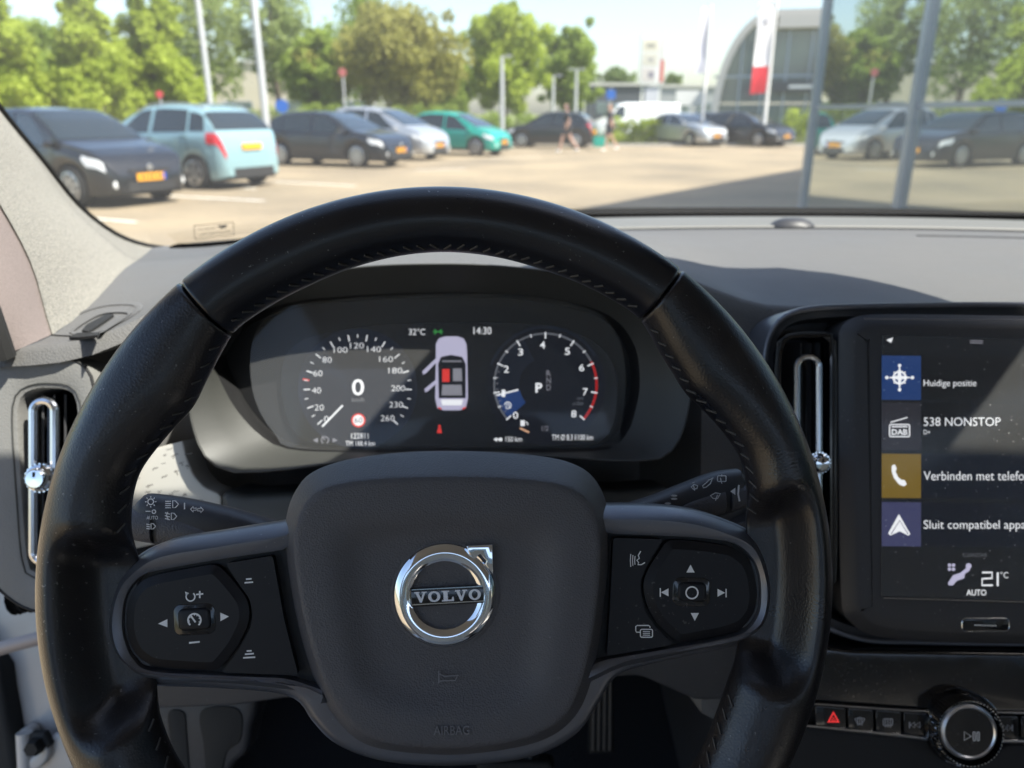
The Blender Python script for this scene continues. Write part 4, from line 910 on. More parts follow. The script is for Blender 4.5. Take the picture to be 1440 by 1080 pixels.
# ---------------------------------------------------------------- body shell of this car
bd = thing('car_body', 'pale painted body shell around the windscreen and open door', 'car body', Matrix.Translation((CARX, 0, .3)))
BI = bd.matrix_world.inverted()
# roof with headliner
zt = E1[-1].z; yt = E1[-1].y; xl = E1[-1].x; rings = []
for y in (yt, yt-.02, yt-.25, yt-.6, yt-1.0, yt-1.5):
    rr = []
    for k in range(17):
        s = k/16; q = 1-(2*s-1)**2; x = xl+(2*CARX-2*xl)*s; yy = y+(.05*q**.85 if y > yt-.1 else .02*q if y > yt-.4 else 0)
        rr.append(BI @ Vector((x, yy, zt+.045*q**.6+.02*(0 if y == yt else 1))))
    rings.append(rr)
V, F = loft(rings, False, False, closed=False)
V2 = [Vector(v)+Vector((0, 0, .035)) for v in V]; mk('headliner', V, F, M['headliner'], bd); mk('roof_panel', V2, F, M['paint_white'], bd)
# far pillar
rp = [(2*CARX-e.x, e.y, e.z) for e in E1]; V, F = tube([BI @ Vector((x+.03, y-.02, z)) for x, y, z in rp], .038, 10); mk('far_pillar', V, F, M['pillar'], bd)
# bonnet in front of the glass
rings = []
for j, (y, zz) in enumerate(((1.34, -.235), (1.5, -.215), (1.8, -.222), (2.1, -.262), (2.25, -.31), (2.3, -.42))):
    rr = []
    for k in range(21):
        s = k/20; q = 1-abs(2*s-1)**3; rr.append(BI @ Vector((CARX+(2*s-1)*.80, y-.05*(1-q), H+zz-.07*(1-q))))
    rings.append(rr)
V, F = loft(rings, False, False, closed=False); mk('bonnet', V, F, M['paint_white'], bd)
# door jamb and sill at the open driver's door
J = Frame(40, 980, .78)
frame_plate('door_jamb', J, [(-60, 800), (75, 800), (110, 870), (170, 1100), (190, 1250), (60, 1250), (30, 1090), (4, 960), (-60, 900)], -.05, 0, M['paint_white'], bd, .012, 80)
frame_plate('jamb_seal', Frame(0, 1000, .76), [(-80, 880), (-6, 930), (6, 975), (24, 1085), (50, 1250), (-80, 1250)], -.04, 0, M['rubber'], bd, .008, 60)
HF = Frame(70, 1050, .765)
hg = plate('door_hinge', px_out(HF, [(28, 1030), (34, 1024), (44, 1026), (50, 1040), (70, 1042), (76, 1032), (98, 1030), (120, 1045), (125, 1078), (60, 1082), (30, 1080), (26, 1060)], 70), -.012, .004, M['paint_white'], bd, .003)
hg.matrix_local = BI @ HF.M
V, F = tube([HF.uv(34, 1030, .008), HF.uv(37, 1085, .008)], .0075, 12); mk('hinge_pin', V, F, M['paint_white'], hg)
plate('hinge_arm', px_out(HF, [(48, 1062), (62, 1052), (75, 1040), (78, 1055), (66, 1072), (50, 1074)], 40), -.004, .012, M['paint_white'], hg, .003)
hx = HF.uv(62, 1040); V, F = lathe([(0, .022), (.007, .022), (.0085, .018), (.0085, .012), (.013, .011), (.013, .003)], 6); mk('hinge_bolt', [(hx.x+a, hx.y+b, c) for a, b, c in V], F, M['rubber'], hg, False)
dc = thing('door_check_strap', 'metal door check arm below the left air vent', 'door strap', Frame(20, 905, .70).M); DC = Frame(20, 905, .70)
V, F = tube([DC.uv(-60, 925), DC.uv(0, 912), DC.uv(45, 900), DC.uv(90, 890)], .0065, 10, flat=.6); mk('strap_arm', V, F, M['strap'], dc)
bo = thing('cable_boot', 'ribbed black rubber cable boot below the left air vent', 'rubber boot', Frame(50, 835, .68).M); BF = Frame(50, 835, .68)
pth = [BF.uv(20+i*2.2, 840-i*.3) for i in range(36)]; V, F = tube(pth, [.013+.003*math.sin(i*1.9) for i in range(36)], 14); mk('boot_bellows', V, F, M['rubber'], bo)
# door card remainder, foot well, pedals
fw = thing('footwell', 'dark carpeted footwell under the dashboard', 'footwell', Matrix.Translation((0, .8, .55)))
FI = fw.matrix_world.inverted()
V, F = loft([[FI @ Vector(p) for p in ((-.42, y, z), (.25, y, z))] for y, z in ((-.2, .55), (.35, .53), (.7, .55), (.95, .66), (1.05, .85), (.98, 1.1))], False, False, closed=False); mk('carpet', V, F, M['carpet'], fw)
V, F = loft([[FI @ Vector(p) for p in ((.24, .62, z), (.22, .8, z), (.20, 1.02, z))] for z in (.52, .7, .9, 1.08)], False, False, closed=False); mk('tunnel_side', V, F, M['hard'], fw)
V, F = loft([[FI @ Vector(p) for p in ((-.43, .62, z), (-.42, .8, z), (-.40, 1.02, z))] for z in (.52, .7, .9, 1.1)], False, False, closed=False); mk('kick_panel', V, F, M['hard'], fw)
PD = Frame(848, 985, .86)
pe = thing('accelerator_pedal', 'ribbed black accelerator pedal in the dark footwell', 'pedal', PD.M)
plate('pedal_pad', [PD.uv(x, y) for x, y in ((832, 930), (862, 925), (864, 1060), (828, 1062))], -.015, 0, M['rubber'], pe, .004)
for k in range(4): V, F = tube([PD.uv(836+k*7.6, 932, .001), PD.uv(834+k*8, 1055, .001)], .0018, 6); mk('pedal_rib', V, F, M['hard'], pe)
V, F = tube([PD.uv(848, 935, -.01), PD.uv(850, 880, -.03), PD.uv(852, 800, -.05)], .010, 8); mk('pedal_arm', V, F, M['black'], pe)
PB = Frame(720, 1075, .84); pe = thing('brake_pedal', 'wide black brake pedal below the steering wheel hub', 'pedal', PB.M)
plate('pedal_pad', [PB.uv(x, y) for x, y in rrect(670, 1072, 780, 1130, 10)], -.02, 0, M['rubber'], pe, .005)
V, F = tube([PB.uv(745, 1080, -.015), PB.uv(750, 1000, -.03), PB.uv(752, 880, -.06)], .012, 8); mk('pedal_arm', V, F, M['black'], pe)
for k in range(3): V, F = tube([PB.uv(682, 1086+k*13, .001), PB.uv(770, 1086+k*13, .001)], .0018, 6); mk('pedal_rib', V, F, M['hard'], pe)
# unseen mirror and oversized housing, added and shaped to cast the dash shadow
mi = thing('unseen_mirror', 'unseen black mirror and enlarged housing added to shade the dashboard', 'mirror', Matrix.Translation((CARX, .50, H+.16)))
mo = plate('mirror_shell', [Vector(p) for p in rrect(-.15, -.04, .15, .04, .03)], 0, .03, M['hard'], mi, .012); mo.matrix_local = Matrix.Translation((-.025, -.02, -.03)) @ Matrix.Rotation(R(78), 4, 'X')
V = []; rws = list(range(39, 24, -1))
for i in rws:
    hw = .232*math.sqrt(max(.02, 1-((39-i)/14.3)**2.4))
    for k in range(13):
        x = CARX+.062+hw*(k/6-1); s_ = (x-E1[i].x)/(2*(CARX-E1[i].x)); p = ws_pt(i, s_); V.append(mi.matrix_world.inverted() @ (p+Vector((0, -.012, -.010-.014*(1-(k/6-1)**2)))))
F = [(a*13+k, a*13+k+1, (a+1)*13+k+1, (a+1)*13+k) for a in range(len(rws)-1) for k in range(12)]
mk('shade_housing', V, F, M['hard'], mi)
V, F = tube([(-.02, -.01, -.03), (-.02, .02, 0), (-.01, .05, .03)], .016, 10); mk('mirror_stem', V, F, M['hard'], mi)
# rest of the shell: floor, far side, tail, near sill, rear pillars
def slab(name, prof, x0, x1, m, thick=.04):
    A = [[BI @ Vector((x, y, z)) for y, z in prof] for x in (x0, x1)]; n = len(prof)
    V = A[0]+A[1]; F = [(i, (i+1) % n, n+(i+1) % n, n+i) for i in range(n)]+[tuple(range(n)), tuple(range(n, 2*n))]
    mk(name, V, F, m, bd, False)
xr = 2*CARX+.50
slab('floor_pan', [(-2.2, .36), (1.3, .36), (1.3, .42), (-2.2, .42)], -.50, xr, M['carpet'])
slab('far_door', [(-.75, .4), (1.05, .4), (1.05, 1.08), (.9, 1.12), (-.75, 1.12)], xr, xr+.08, M['hard'])
slab('far_rear_side', [(-2.2, .4), (-.77, .4), (-.77, 1.14), (-2.2, 1.2)], xr, xr+.08, M['hard'])
slab('tail_panel', [(-2.28, .4), (-2.2, .4), (-2.2, 1.1), (-2.28, 1.1)], -.50, xr, M['hard'])
slab('near_rear_side', [(-2.2, .4), (-.77, .4), (-.77, 1.14), (-2.2, 1.2)], -.58, -.50, M['hard'])
slab('near_sill', [(-.77, .3), (.95, .3), (.95, .46), (-.77, .46)], -.60, -.48, M['paint_white'])
for x in (-.52, xr-.02): slab('side_pillar', [(-.62, .5), (-.50, .5), (-.62, zt), (-.76, zt)], x, x+.07, M['headliner'])
slab('seat_bench', [(-1.9, .5), (-1.2, .5), (-1.2, .72), (-1.75, .78), (-1.95, 1.25), (-2.05, 1.25)], -.4, xr-.1, M['seat'])
for k, (xa, xb) in enumerate(((.47, .97),)): slab('front_seat', [(-.55, .5), (-.05, .5), (-.02, .76), (-.45, .74), (-.62, 1.38), (-.74, 1.38), (-.6, .8)], xa, xb, M['seat'])

# windows of the far side and the tail, tint added to dim the cabin
slab('far_window', [(-.50, 1.12), (.9, 1.12), (.42, zt-.02), (-.55, zt-.02)], xr+.03, xr+.036, M['dim_tint'])
slab('far_rear_window', [(-2.1, 1.2), (-.80, 1.14), (-.80, zt-.02), (-1.7, zt-.02)], xr+.03, xr+.036, M['dim_tint'])
slab('near_rear_window', [(-2.1, 1.2), (-.80, 1.14), (-.80, zt-.02), (-1.7, zt-.02)], -.556, -.55, M['dim_tint'])
slab('tail_window', [(-2.25, 1.1), (-2.244, 1.1), (-1.64, zt+.03), (-1.646, zt+.03)], -.46, xr-.03, M['dim_tint'])
slab('driver_seat', [(-.60, .5), (-.12, .5), (-.10, .74), (-.50, .72), (-.68, 1.36), (-.80, 1.36), (-.66, .8)], -.30, .22, M['seat'])
# ================================================================== the place outside
def brickmat():
    m = mat('pavers', (.36, .295, .21), .9, bump=('n', 60, .3, .004)); nt = m.node_tree; b = nt.nodes['Principled BSDF']
    tc = nt.nodes.new('ShaderNodeTexCoord'); br = nt.nodes.new('ShaderNodeTexBrick'); br.inputs['Scale'].default_value = 4.7
    br.inputs['Color1'].default_value = (.29, .228, .145, 1); br.inputs['Color2'].default_value = (.25, .198, .128, 1); br.inputs['Mortar'].default_value = (.2, .16, .105, 1); br.inputs['Mortar Size'].default_value = .012
    n = nt.nodes.new('ShaderNodeTexNoise'); n.inputs['Scale'].default_value = .35; n.inputs['Detail'].default_value = 7
    mx = nt.nodes.new('ShaderNodeMix'); mx.data_type = 'RGBA'; mx.blend_type = 'MULTIPLY'; mx.inputs[0].default_value = .8
    rp = nt.nodes.new('ShaderNodeValToRGB'); rp.color_ramp.elements[0].color = (.52, .53, .56, 1); rp.color_ramp.elements[1].color = (1.1, 1.08, 1.04, 1); rp.color_ramp.elements[0].position = .3; rp.color_ramp.elements[1].position = .65
    nt.links.new(tc.outputs['Object'], br.inputs['Vector']); nt.links.new(tc.outputs['Object'], n.inputs['Vector']); nt.links.new(n.outputs['Fac'], rp.inputs[0])
    nt.links.new(br.outputs['Color'], mx.inputs[6]); nt.links.new(rp.outputs[0], mx.inputs[7]); nt.links.new(mx.outputs[2], b.inputs['Base Color']); return m
def sheet(name, P, z, m):
    o = mk(name, [(x, y, z) for x, y in P], [tuple(range(len(P)))], m, None, False); return tag(o, None, None, kind='structure')
M['grass'] = mat('grass', (.10, .14, .03), 1., var=(.8, 1., (.17, .17, .055)), bump=('n', 12, .6, .05))
M['leaf'] = None
sheet('ground', [(-700, -300), (700, -300), (700, 1500), (-700, 1500)], 0, M['grass'])
sheet('parking_lot', [(-60, -40), (60, -40), (60, 36.5), (-30, 36.5), (-60, 36.5)], .004, brickmat())
M['line'] = mat('road_paint', (.72, .70, .64), .8, var=(9, .8, (.45, .41, .33)))
def line(p, q, w=.10):
    a, b = gp(*p), gp(*q); d = (b-a).normalized(); n = Vector((-d.y, d.x, 0))*w/2
    o = mk('parking_line', [(v.x, v.y, .008) for v in (a-n, b-n, b+n, a+n)], [(0, 1, 2, 3)], M['line'], None, False); tag(o, None, None, kind='structure')
for p, q in (((120, 307), (192, 313)), ((235, 276), (372, 283)), ((385, 256), (500, 262)), ((300, 262), (360, 266)), ((585, 240), (655, 238)), ((690, 222), (760, 221))): line(p, q)
# kerb along the far edge of the lot
V, F = box(-60, 60, 36.5, 36.65, 0, .12); tag(mk('kerb', V, F, mat('kerb_stone', (.4, .38, .34), .9), None, False), None, None, kind='structure')

# ---------------------------------------------------------------- cars
M['disc'] = mat('brake_disc', (.12, .12, .12), .5, metal=.5); M['tyre'] = mat('tyre', (.015, .015, .015), .85); M['alloy'] = mat('alloy', (.55, .56, .57), .3, metal=.8)
M['carglass'] = mat('car_glass', (.012, .017, .016), .03, spec=.6, coat=.9); M['lamp'] = mat('lamp_lens', (.75, .76, .76), .12, coat=.5, var=(14, .6, (.45, .46, .47)))
M['taillamp'] = mat('tail_lens', (.55, .015, .02), .15, coat=.5); M['plate'] = mat('plate_yellow', (.80, .36, .01), .5); M['plate_blue'] = mat('plate_blue', (.02, .06, .4), .5)
M['bumper'] = mat('bumper_black', (.02, .02, .021), .6)
def paint(name, c, metal=.3): return mat(name, c, .32, metal=metal, coat=.8)
def lerp_tab(tab, x):
    if x <= tab[0][0]: return tab[0][1]
    for (a, va), (b, vb) in zip(tab, tab[1:]):
        if x <= b:
            t = (x-a)/(b-a); return va+(vb-va)*t
    return tab[-1][1]
TOPS = {'hatch': [(0, .50), (.008, .72), (.022, .92), (.035, 1.0), (.075, 1.20), (.12, 1.36), (.17, 1.44), (.28, 1.49), (.42, 1.5), (.53, 1.46), (.62, 1.30), (.745, .99), (.80, .955), (.88, .89), (.94, .80), (.975, .68), (.992, .55), (1, .46)],
        'tall': [(0, .52), (.006, .78), (.018, .98), (.032, 1.06), (.07, 1.26), (.11, 1.42), (.15, 1.50), (.25, 1.56), (.38, 1.58), (.50, 1.54), (.58, 1.42), (.725, 1.06), (.80, 1.05), (.88, .99), (.94, .90), (.975, .76), (.992, .58), (1, .48)],
        'mono': [(0, .50), (.008, .78), (.02, .98), (.03, 1.04), (.06, 1.28), (.10, 1.45), (.15, 1.55), (.28, 1.60), (.44, 1.58), (.55, 1.50), (.68, 1.28), (.80, 1.02), (.85, .97), (.92, .86), (.965, .72), (.99, .55), (1, .46)],
        'sedan': [(0, .50), (.008, .76), (.02, .93), (.05, .97), (.12, 1.0), (.17, 1.08), (.27, 1.36), (.33, 1.42), (.45, 1.44), (.54, 1.40), (.62, 1.26), (.74, .97), (.80, .94), (.88, .88), (.94, .79), (.975, .67), (.992, .54), (1, .46)],
        'van': [(0, .5), (.005, 1.2), (.012, 1.9), (.03, 1.97), (.3, 2.0), (.6, 2.0), (.70, 1.93), (.76, 1.7), (.85, 1.22), (.88, 1.14), (.94, 1.02), (.975, .85), (.992, .62), (1, .5)]}
WID = [(0, .78), (.012, .86), (.04, .93), (.10, .975), (.25, 1), (.70, 1), (.82, .985), (.90, .95), (.95, .89), (.98, .80), (1, .66)]
def car(label, pos, head, kind, pm, Ln=4.0, Wd=1.72, hs=1., group=None, name='parked_car', cat='car', opts=()):
    o = thing(name, label, cat, Matrix.Translation((pos[0], pos[1], .004)) @ Matrix.Rotation(head, 4, 'Z'), group)
    top = TOPS[kind]; hw = Wd/2; wr = .31 if Ln < 3.9 else .32; xf, xr_ = Ln*.79-Ln/2+.0, Ln*.175-Ln/2; Ra = wr+.05
    belt = [(0, .98), (.5, .93), (.75, .90), (1, .70)] if kind != 'tall' else [(0, 1.06), (.5, 1.02), (.75, 1.0), (1, .8)]
    if kind == 'van': belt = [(0, 1.15), (.75, 1.12), (1, .8)]
    def sec(x):
        u = (x+Ln/2)/Ln; zt = lerp_tab(top, u)*hs; w = hw*lerp_tab(WID, u); zb = .20+.06*max(0, 1-u/.05)+.03*max(0, (u-.95)/.05)
        for xc in (xf, xr_):
            if abs(x-xc) < Ra: zb = max(zb, wr+math.sqrt(Ra*Ra-(x-xc)**2)*.98)
        zs = min(lerp_tab(belt, u)*hs, zt-.03); zs = max(zs, zb+.05); g_ = max(zt-zs, .02); lean = (.44 if kind == 'tall' else .36) if kind != 'van' else .12
        tw = w*.955-lean*g_
        return [(w*.965, zb), (w*.992, zb+(zs-zb)*.22), (w, zb+(zs-zb)*.48), (w*.985, zb+(zs-zb)*.82), (w*.955, zs), (w*.955-lean*g_*.5, zs+g_*.52), (w*.955-lean*g_*.92, zs+g_*.88), (tw*.78, zs+g_*.985), (0, zs+g_)]
    cache = {}
    def Sx(x, t, side=1, off=0.):
        k = round(x, 4)
        if k not in cache: cache[k] = sec(x)
        c = cache[k]; i = min(7, int(t)); f = t-i
        a, b, p, q = c[max(i-1, 0)], c[i], c[i+1], c[min(i+2, 8)]
        v = [.5*((2*b[j])+(p[j]-a[j])*f+(2*a[j]-5*b[j]+4*p[j]-q[j])*f*f+(3*b[j]-a[j]-3*p[j]+q[j])*f**3) for j in (0, 1)]
        return Vector((x, v[0]*side, v[1]))
    def Sn(x, t, side, off):
        P = Sx(x, t, side); e = .01
        du = Sx(min(x+e, Ln/2), t, side)-Sx(max(x-e, -Ln/2), t, side); dv = Sx(x, min(t+.05, 8), side)-Sx(x, max(t-.05, 0), side)
        n = du.cross(dv)*-side
        if n.length < 1e-9: n = Vector((0, 0, 1))
        n.normalize()
        return P+n*off
    us = sorted(set([0, .004, .008, .015, .022, .03, .04, .05, .94, .955, .965, .975, .985, .992, 1]+[i/46 for i in range(3, 44)]+[(x+Ln/2)/Ln for xc in (xf, xr_) for x in (xc-Ra+.001, xc-Ra-.002, xc+Ra-.001, xc+Ra+.002, xc-Ra*.9, xc+Ra*.9)]))
    tt = [0, .5, 1, 1.5, 2, 2.5, 3, 3.5, 4, 4.3, 5, 5.6, 6, 6.5, 7, 7.5, 8]
    V = []; F = []; rows_ = []
    for u in us:
        x = -Ln/2+u*Ln; ring = [Sx(x, t, 1) for t in tt]+[Sx(x, t, -1) for t in tt[-2::-1]]; rows_.append(ring)
    V, F = loft(rows_, True, True, closed=False); mk('body', V, F, pm, o, sharp=32)
    V, F = box(-Ln*.47, Ln*.46, -hw*.80, hw*.80, .17, .62); mk('underbody', V, F, M['black'], o, False)
    def patch(nm, side, x0, x1, t0, t1, m, off=.006, n=8, k=6):
        """x0/x1: functions of t giving the rear and front border"""
        A = []
        for j in range(k+1):
            t = t0+(t1-t0)*j/k; a, b = x0(t), x1(t); A.append([Sn(a+(b-a)*i/n, t, side, off) for i in range(n+1)])
        V, F = loft(A, False, False, closed=False); return mk(nm, V, F, m, o)
    X = lambda u: -Ln/2+u*Ln
    wf = {'hatch': (.735, .60), 'tall': (.715, .575), 'mono': (.76, .60), 'sedan': (.73, .60), 'van': (.83, .74)}[kind]
    wb = {'hatch': (.07, .13), 'tall': (.06, .10), 'mono': (.06, .11), 'sedan': (.20, .285), 'van': (.62, .62)}[kind]
    L1 = lambda p, q: (lambda t: X(p+(q-p)*(t-4.1)/1.75))
    fb, ff = wb; ga, gb = wf
    if kind == 'van':
        for s in (1, -1): patch('side_window', s, L1(.64, .64), L1(ga-.02, gb-.03), 4.2, 5.8, M['carglass'])
    else:
        m1 = .44; m2 = .165 if kind != 'sedan' else .9
        for s in (1, -1):
            patch('side_window', s, L1(m1+.012, m1+.010), L1(ga-.035, gb-.045), 4.12, 5.85, M['carglass'])
            if 'coupe' in opts: patch('side_window', s, L1(fb+.04, fb+.06), L1(m1-.012, m1-.012), 4.12, 5.85, M['carglass'])
            else:
                patch('side_window', s, L1(.205, .215), L1(m1-.012, m1-.012), 4.12, 5.85, M['carglass'])
                patch('quarter_window', s, L1(fb+.035, fb+.055), L1(.19, .20), 4.2, 5.7, M['carglass'])
    # windscreen and rear screen run over the top from side to side
    def cross(nm, u_lo, u_hi, m, tmin=6.15):
        A = []
        for j in range(9):
            f = j/8; x = X(u_lo+(u_hi-u_lo)*f); tm = tmin
            A.append([Sn(x, tm+(8-tm)*i/6, 1, .007) for i in range(7)]+[Sn(x, 8-(8-tm)*i/6, -1, .007) for i in range(1, 7)])
        V, F = loft(A, False, False, closed=False); return mk(nm, V, F, m, o)
    top_f = {'hatch': (.735, .545), 'tall': (.715, .535), 'mono': (.795, .56), 'sedan': (.73, .555), 'van': (.845, .715)}[kind]
    cross('front_windscreen', *top_f, M['carglass'])
    top_r = {'hatch': (.040, .115), 'tall': (.040, .118), 'mono': (.033, .095), 'sedan': (.175, .285), 'van': (.0065, .0115)}[kind]
    cross('rear_screen', *top_r, M['carglass'], 6.0)
    for s in (1, -1):
        patch('headlight', s, lambda t: X(.875 if t > 2.9 else .90), lambda t: X(.975-.01*(t-2.6)), 2.75, 3.85, M['lamp'], .008)
        patch('tail_light', s, lambda t: X(.004), lambda t: X((.055 if kind != 'tall' else .085) if kind != 'van' else .02), (3.3 if kind != 'tall' else 2.8), (4.4 if kind != 'tall' else 4.0), M['taillamp'], .010)
        mxp = Sn(X(ga-.03), 4.3, s, .07); V, F = lathe([(0, .075), (.06, .06), (.085, .02), (.085, -.02), (.06, -.05), (0, -.06)], 12)
        mk('wing_mirror', [mxp+Vector((v[2]*.8, v[0]*s*1.0, v[1]*.75)) for v in V], F, pm if 'darkmirror' not in opts else M['bumper'], o)
        for u in ((.42, .22) if kind != 'van' else (.60,)):
            h = Sn(X(u), 3.4, s, .014); V, F = box(-.09, .09, -.014, .014, -.014, .014); mk('door_handle', [h+Vector(v) for v in V], F, pm if 'chromehandle' not in opts else M['alloy'], o, False)
        for u in ((.45, .70) if 'coupe' in opts or kind == 'van' else (.20, .44, .70)):
            A = [[Sn(X(u)+d, .5+i*.44, s, .003) for i in range(9)] for d in (-.006, .006)]; V, F = loft(A, False, False, closed=False); mk('door_gap', V, F, M['black'], o)
        for xc in (xf, xr_):
            yy = s*(hw-.10)
            V, F = lathe([(wr*.62, -.10), (wr*.93, -.10), (wr, -.07), (wr, .07), (wr*.94, .10), (wr*.66, .105), (wr*.62, .09)], 28)
            tf = lambda v: (xc+v[0], yy+v[2]*s, wr+v[1])
            wh_ = mk('wheel', [tf(v) for v in V], F, M['tyre'], o)
            V, F = lathe([(wr*.72, .06), (wr*.72, .106), (wr*.64, .112), (wr*.62, .06)], 28); mk('rim_ring', [tf(v) for v in V], F, M['alloy'], wh_)
            V, F = lathe([(0, .05), (wr*.66, .05)], 20); mk('brake_disc', [tf(v) for v in V], F, M['disc'], wh_)
            parts = []
            for k in range(5 if 'multi' not in opts else 9):
                a = 2*math.pi*k/(5 if 'multi' not in opts else 9)+.3; c_, s_ = math.cos(a), math.sin(a); bw = .05 if 'multi' not in opts else .028
                parts.append(([(c_*r-s_*q, s_*r+c_*q, z) for z in (.06, .108) for r, q in ((.02, -bw), (wr*.66, -bw*.8), (wr*.66, bw*.8), (.02, bw))], [(0, 1, 2, 3), (4, 5, 6, 7), (0, 1, 5, 4), (2, 3, 7, 6), (1, 2, 6, 5), (0, 3, 7, 4)]))
            V, F = join(parts); mk('rim_spokes', [tf(v) for v in V], F, M['alloy'], wh_, False)
    # plates, grille, lower bumper
    def pbox(nm, x0, x1, y0, y1, z0, z1, m): V, F = box(x0, x1, y0, y1, z0, z1); return mk(nm, V, F, m, o, False)
    fx = Ln/2
    pp = pbox('number_plate', fx+.002, fx+.022, -.26, .26, .40, .51, M['plate']); pbox('plate_band', fx+.004, fx+.024, .215, .26, .401, .509, M['plate_blue'])
    for k in range(6): pbox('plate_mark', fx+.0225, fx+.0235, -.205+.068*k+.012*(k//2), -.165+.068*k+.012*(k//2), .425, .487, M['bumper'])
    pbox('grille', fx-.05, fx+.004, -.42, .42, .24, .385, M['bumper']); 
    for s in (1, -1):
        V, F = lathe([(0, .012), (.05, .012), (.06, 0)], 14); q = Sx(X(.985), 1.6, s); mk('fog_lamp', [(q.x+.02+v[2], q.y*.92+v[0], .36+v[1]) for v in V], F, M['lamp'], o)
        patch('sill_trim', s, lambda t: xr_+Ra+.02, lambda t: xf-Ra-.02, .02, .55, M['bumper'], .008)
    V, F = lathe([(0, .010), (.045, .009), (.05, 0)], 16); mk('badge', [(fx+.0+v[2], v[0], .60+v[1]) for v in V], F, M['alloy'], o)
    pbox('upper_grille', fx-.10, fx-.004, -.36, .36, .53, .575, M['bumper'])
    rx = -Ln/2; rz = {'tall': .84, 'van': .9}.get(kind, .70)
    rq = Sx(X(.012), 6.5, 1).x
    pbox('number_plate', rx-.012, rx+.06, -.26, .26, rz-.055 if kind == 'van' else rz-.1, rz+.055-.045*(kind != 'van'), M['plate']); pbox('rear_valance', rx-.008, rx+.2, -hw*.62, hw*.62, .22, .40, M['bumper'])
    if 'rails' in opts:
        for s in (1, -1):
            pth = [Sn(X(u), 6.8, s, .035 if .16 < u < .52 else .0) for u in (.13, .17, .25, .35, .45, .51, .55)]; V, F = tube(pth, .016, 6); mk('roof_rail', V, F, M['alloy'], o)
    return o
BLK = paint('paint_black', (.010, .011, .014)); NAVY = paint('paint_navy', (.010, .012, .018)); ICE = paint('paint_ice_blue', (.26, .41, .44), .25); SIL = paint('paint_silver', (.52, .53, .54), .6)
TEAL = paint('paint_teal', (.005, .30, .23), .1); WHT = paint('paint_white', (.78, .78, .76), 0); GRY = paint('paint_grey', (.10, .11, .12), .5); SIL2 = paint('paint_silver_warm', (.46, .47, .47), .6)
G_ = 'cars parked on the paved lot'
def place(px, py, ahead=0.): p = gp(px, py); return p
def front_at(px, py, head, Ln):       # centre of a car whose front middle stands at a ground point
    p = gp(px, py); return (p.x-math.cos(head)*Ln/2, p.y-math.sin(head)*Ln/2)
def rear_at(px, py, head, Ln):
    p = gp(px, py); return (p.x+math.cos(head)*Ln/2, p.y+math.sin(head)*Ln/2)
a = R(-28); car('glossy black hatchback with yellow front plate and large pale headlights', front_at(219, 289, a, 3.9), a, 'hatch', BLK, 3.9, 1.70, 1.0, G_, opts=('multi', 'coupe'))
a = R(155); car('light ice blue crossover with red tail lights and roof rails', rear_at(361, 264, a, 4.1), a, 'tall', ICE, 4.1, 1.76, 1.0, G_, opts=('rails',))
a = R(-24); car('dark blue-black hatchback parked right of the ice blue crossover', front_at(566, 235, a, 4.25), a, 'hatch', NAVY, 4.25, 1.78, .985, G_, opts=('multi',))
a = R(-26); car('silver tall hatchback standing behind the dark blue-black hatchback', front_at(620, 225, a, 4.1), a, 'mono', SIL, 4.1, 1.76, 1.02, G_)
a = R(-26); car('small bright teal green car beside the silver tall hatchback', front_at(710, 219, a, 3.6), a, 'mono', TEAL, 3.6, 1.64, .93, G_, opts=('coupe',))
a = R(164); car('small black car with red tail light, people walking past it', rear_at(836, 208, a, 3.9), a, 'hatch', BLK, 3.9, 1.68, 1.0, G_)
a = R(-58); car('silver sedan parked in front of the arched glass building', front_at(1008, 206.5, a, 4.3), a, 'sedan', SIL2, 4.3, 1.74, 1.0, G_)
a = R(-52); car('dark blue-black car parked under the red and white flag', front_at(1106, 207, a, 4.3), a, 'hatch', NAVY, 4.3, 1.8, 1.0, G_)
a = R(-52); car('dark grey car half hidden behind the car under the red and white flag', front_at(1060, 201, a, 4.3), a, 'hatch', GRY, 4.3, 1.8, 1.0, G_)
car('white panel van beyond the hedge near the tall sign', (172/1132*46, 46.), R(182), 'van', WHT, 5.0, 1.9, 1.0, None, 'delivery_van', 'van')
# ---------------------------------------------------------------- trees and hedges
def leafmat(name, c1, c2):
    m = bpy.data.materials.new(name); m.use_nodes = True; nt = m.node_tree; b = nt.nodes['Principled BSDF']
    oi = nt.nodes.new('ShaderNodeTexCoord'); n = nt.nodes.new('ShaderNodeTexNoise'); n.inputs['Scale'].default_value = 1.3; n.inputs['Detail'].default_value = 5
    nt.links.new(oi.outputs['Object'], n.inputs['Vector']); rp = nt.nodes.new('ShaderNodeValToRGB'); e = rp.color_ramp.elements
    e[0].position = .35; e[0].color = (*c1, 1); e[1].position = .65; e[1].color = (*c2, 1); nt.links.new(n.outputs['Fac'], rp.inputs[0])
    nt.links.new(rp.outputs[0], b.inputs['Base Color']); b.inputs['Roughness'].default_value = .6; b.inputs['Specular IOR Level'].default_value = .25
    tr = nt.nodes.new('ShaderNodeBsdfTranslucent'); nt.links.new(rp.outputs[0], tr.inputs[0]); mx = nt.nodes.new('ShaderNodeMixShader'); mx.inputs[0].default_value = .55
    nt.links.new(b.outputs[0], mx.inputs[1]); nt.links.new(tr.outputs[0], mx.inputs[2]); nt.links.new(mx.outputs[0], nt.nodes['Material Output'].inputs[0]); return m
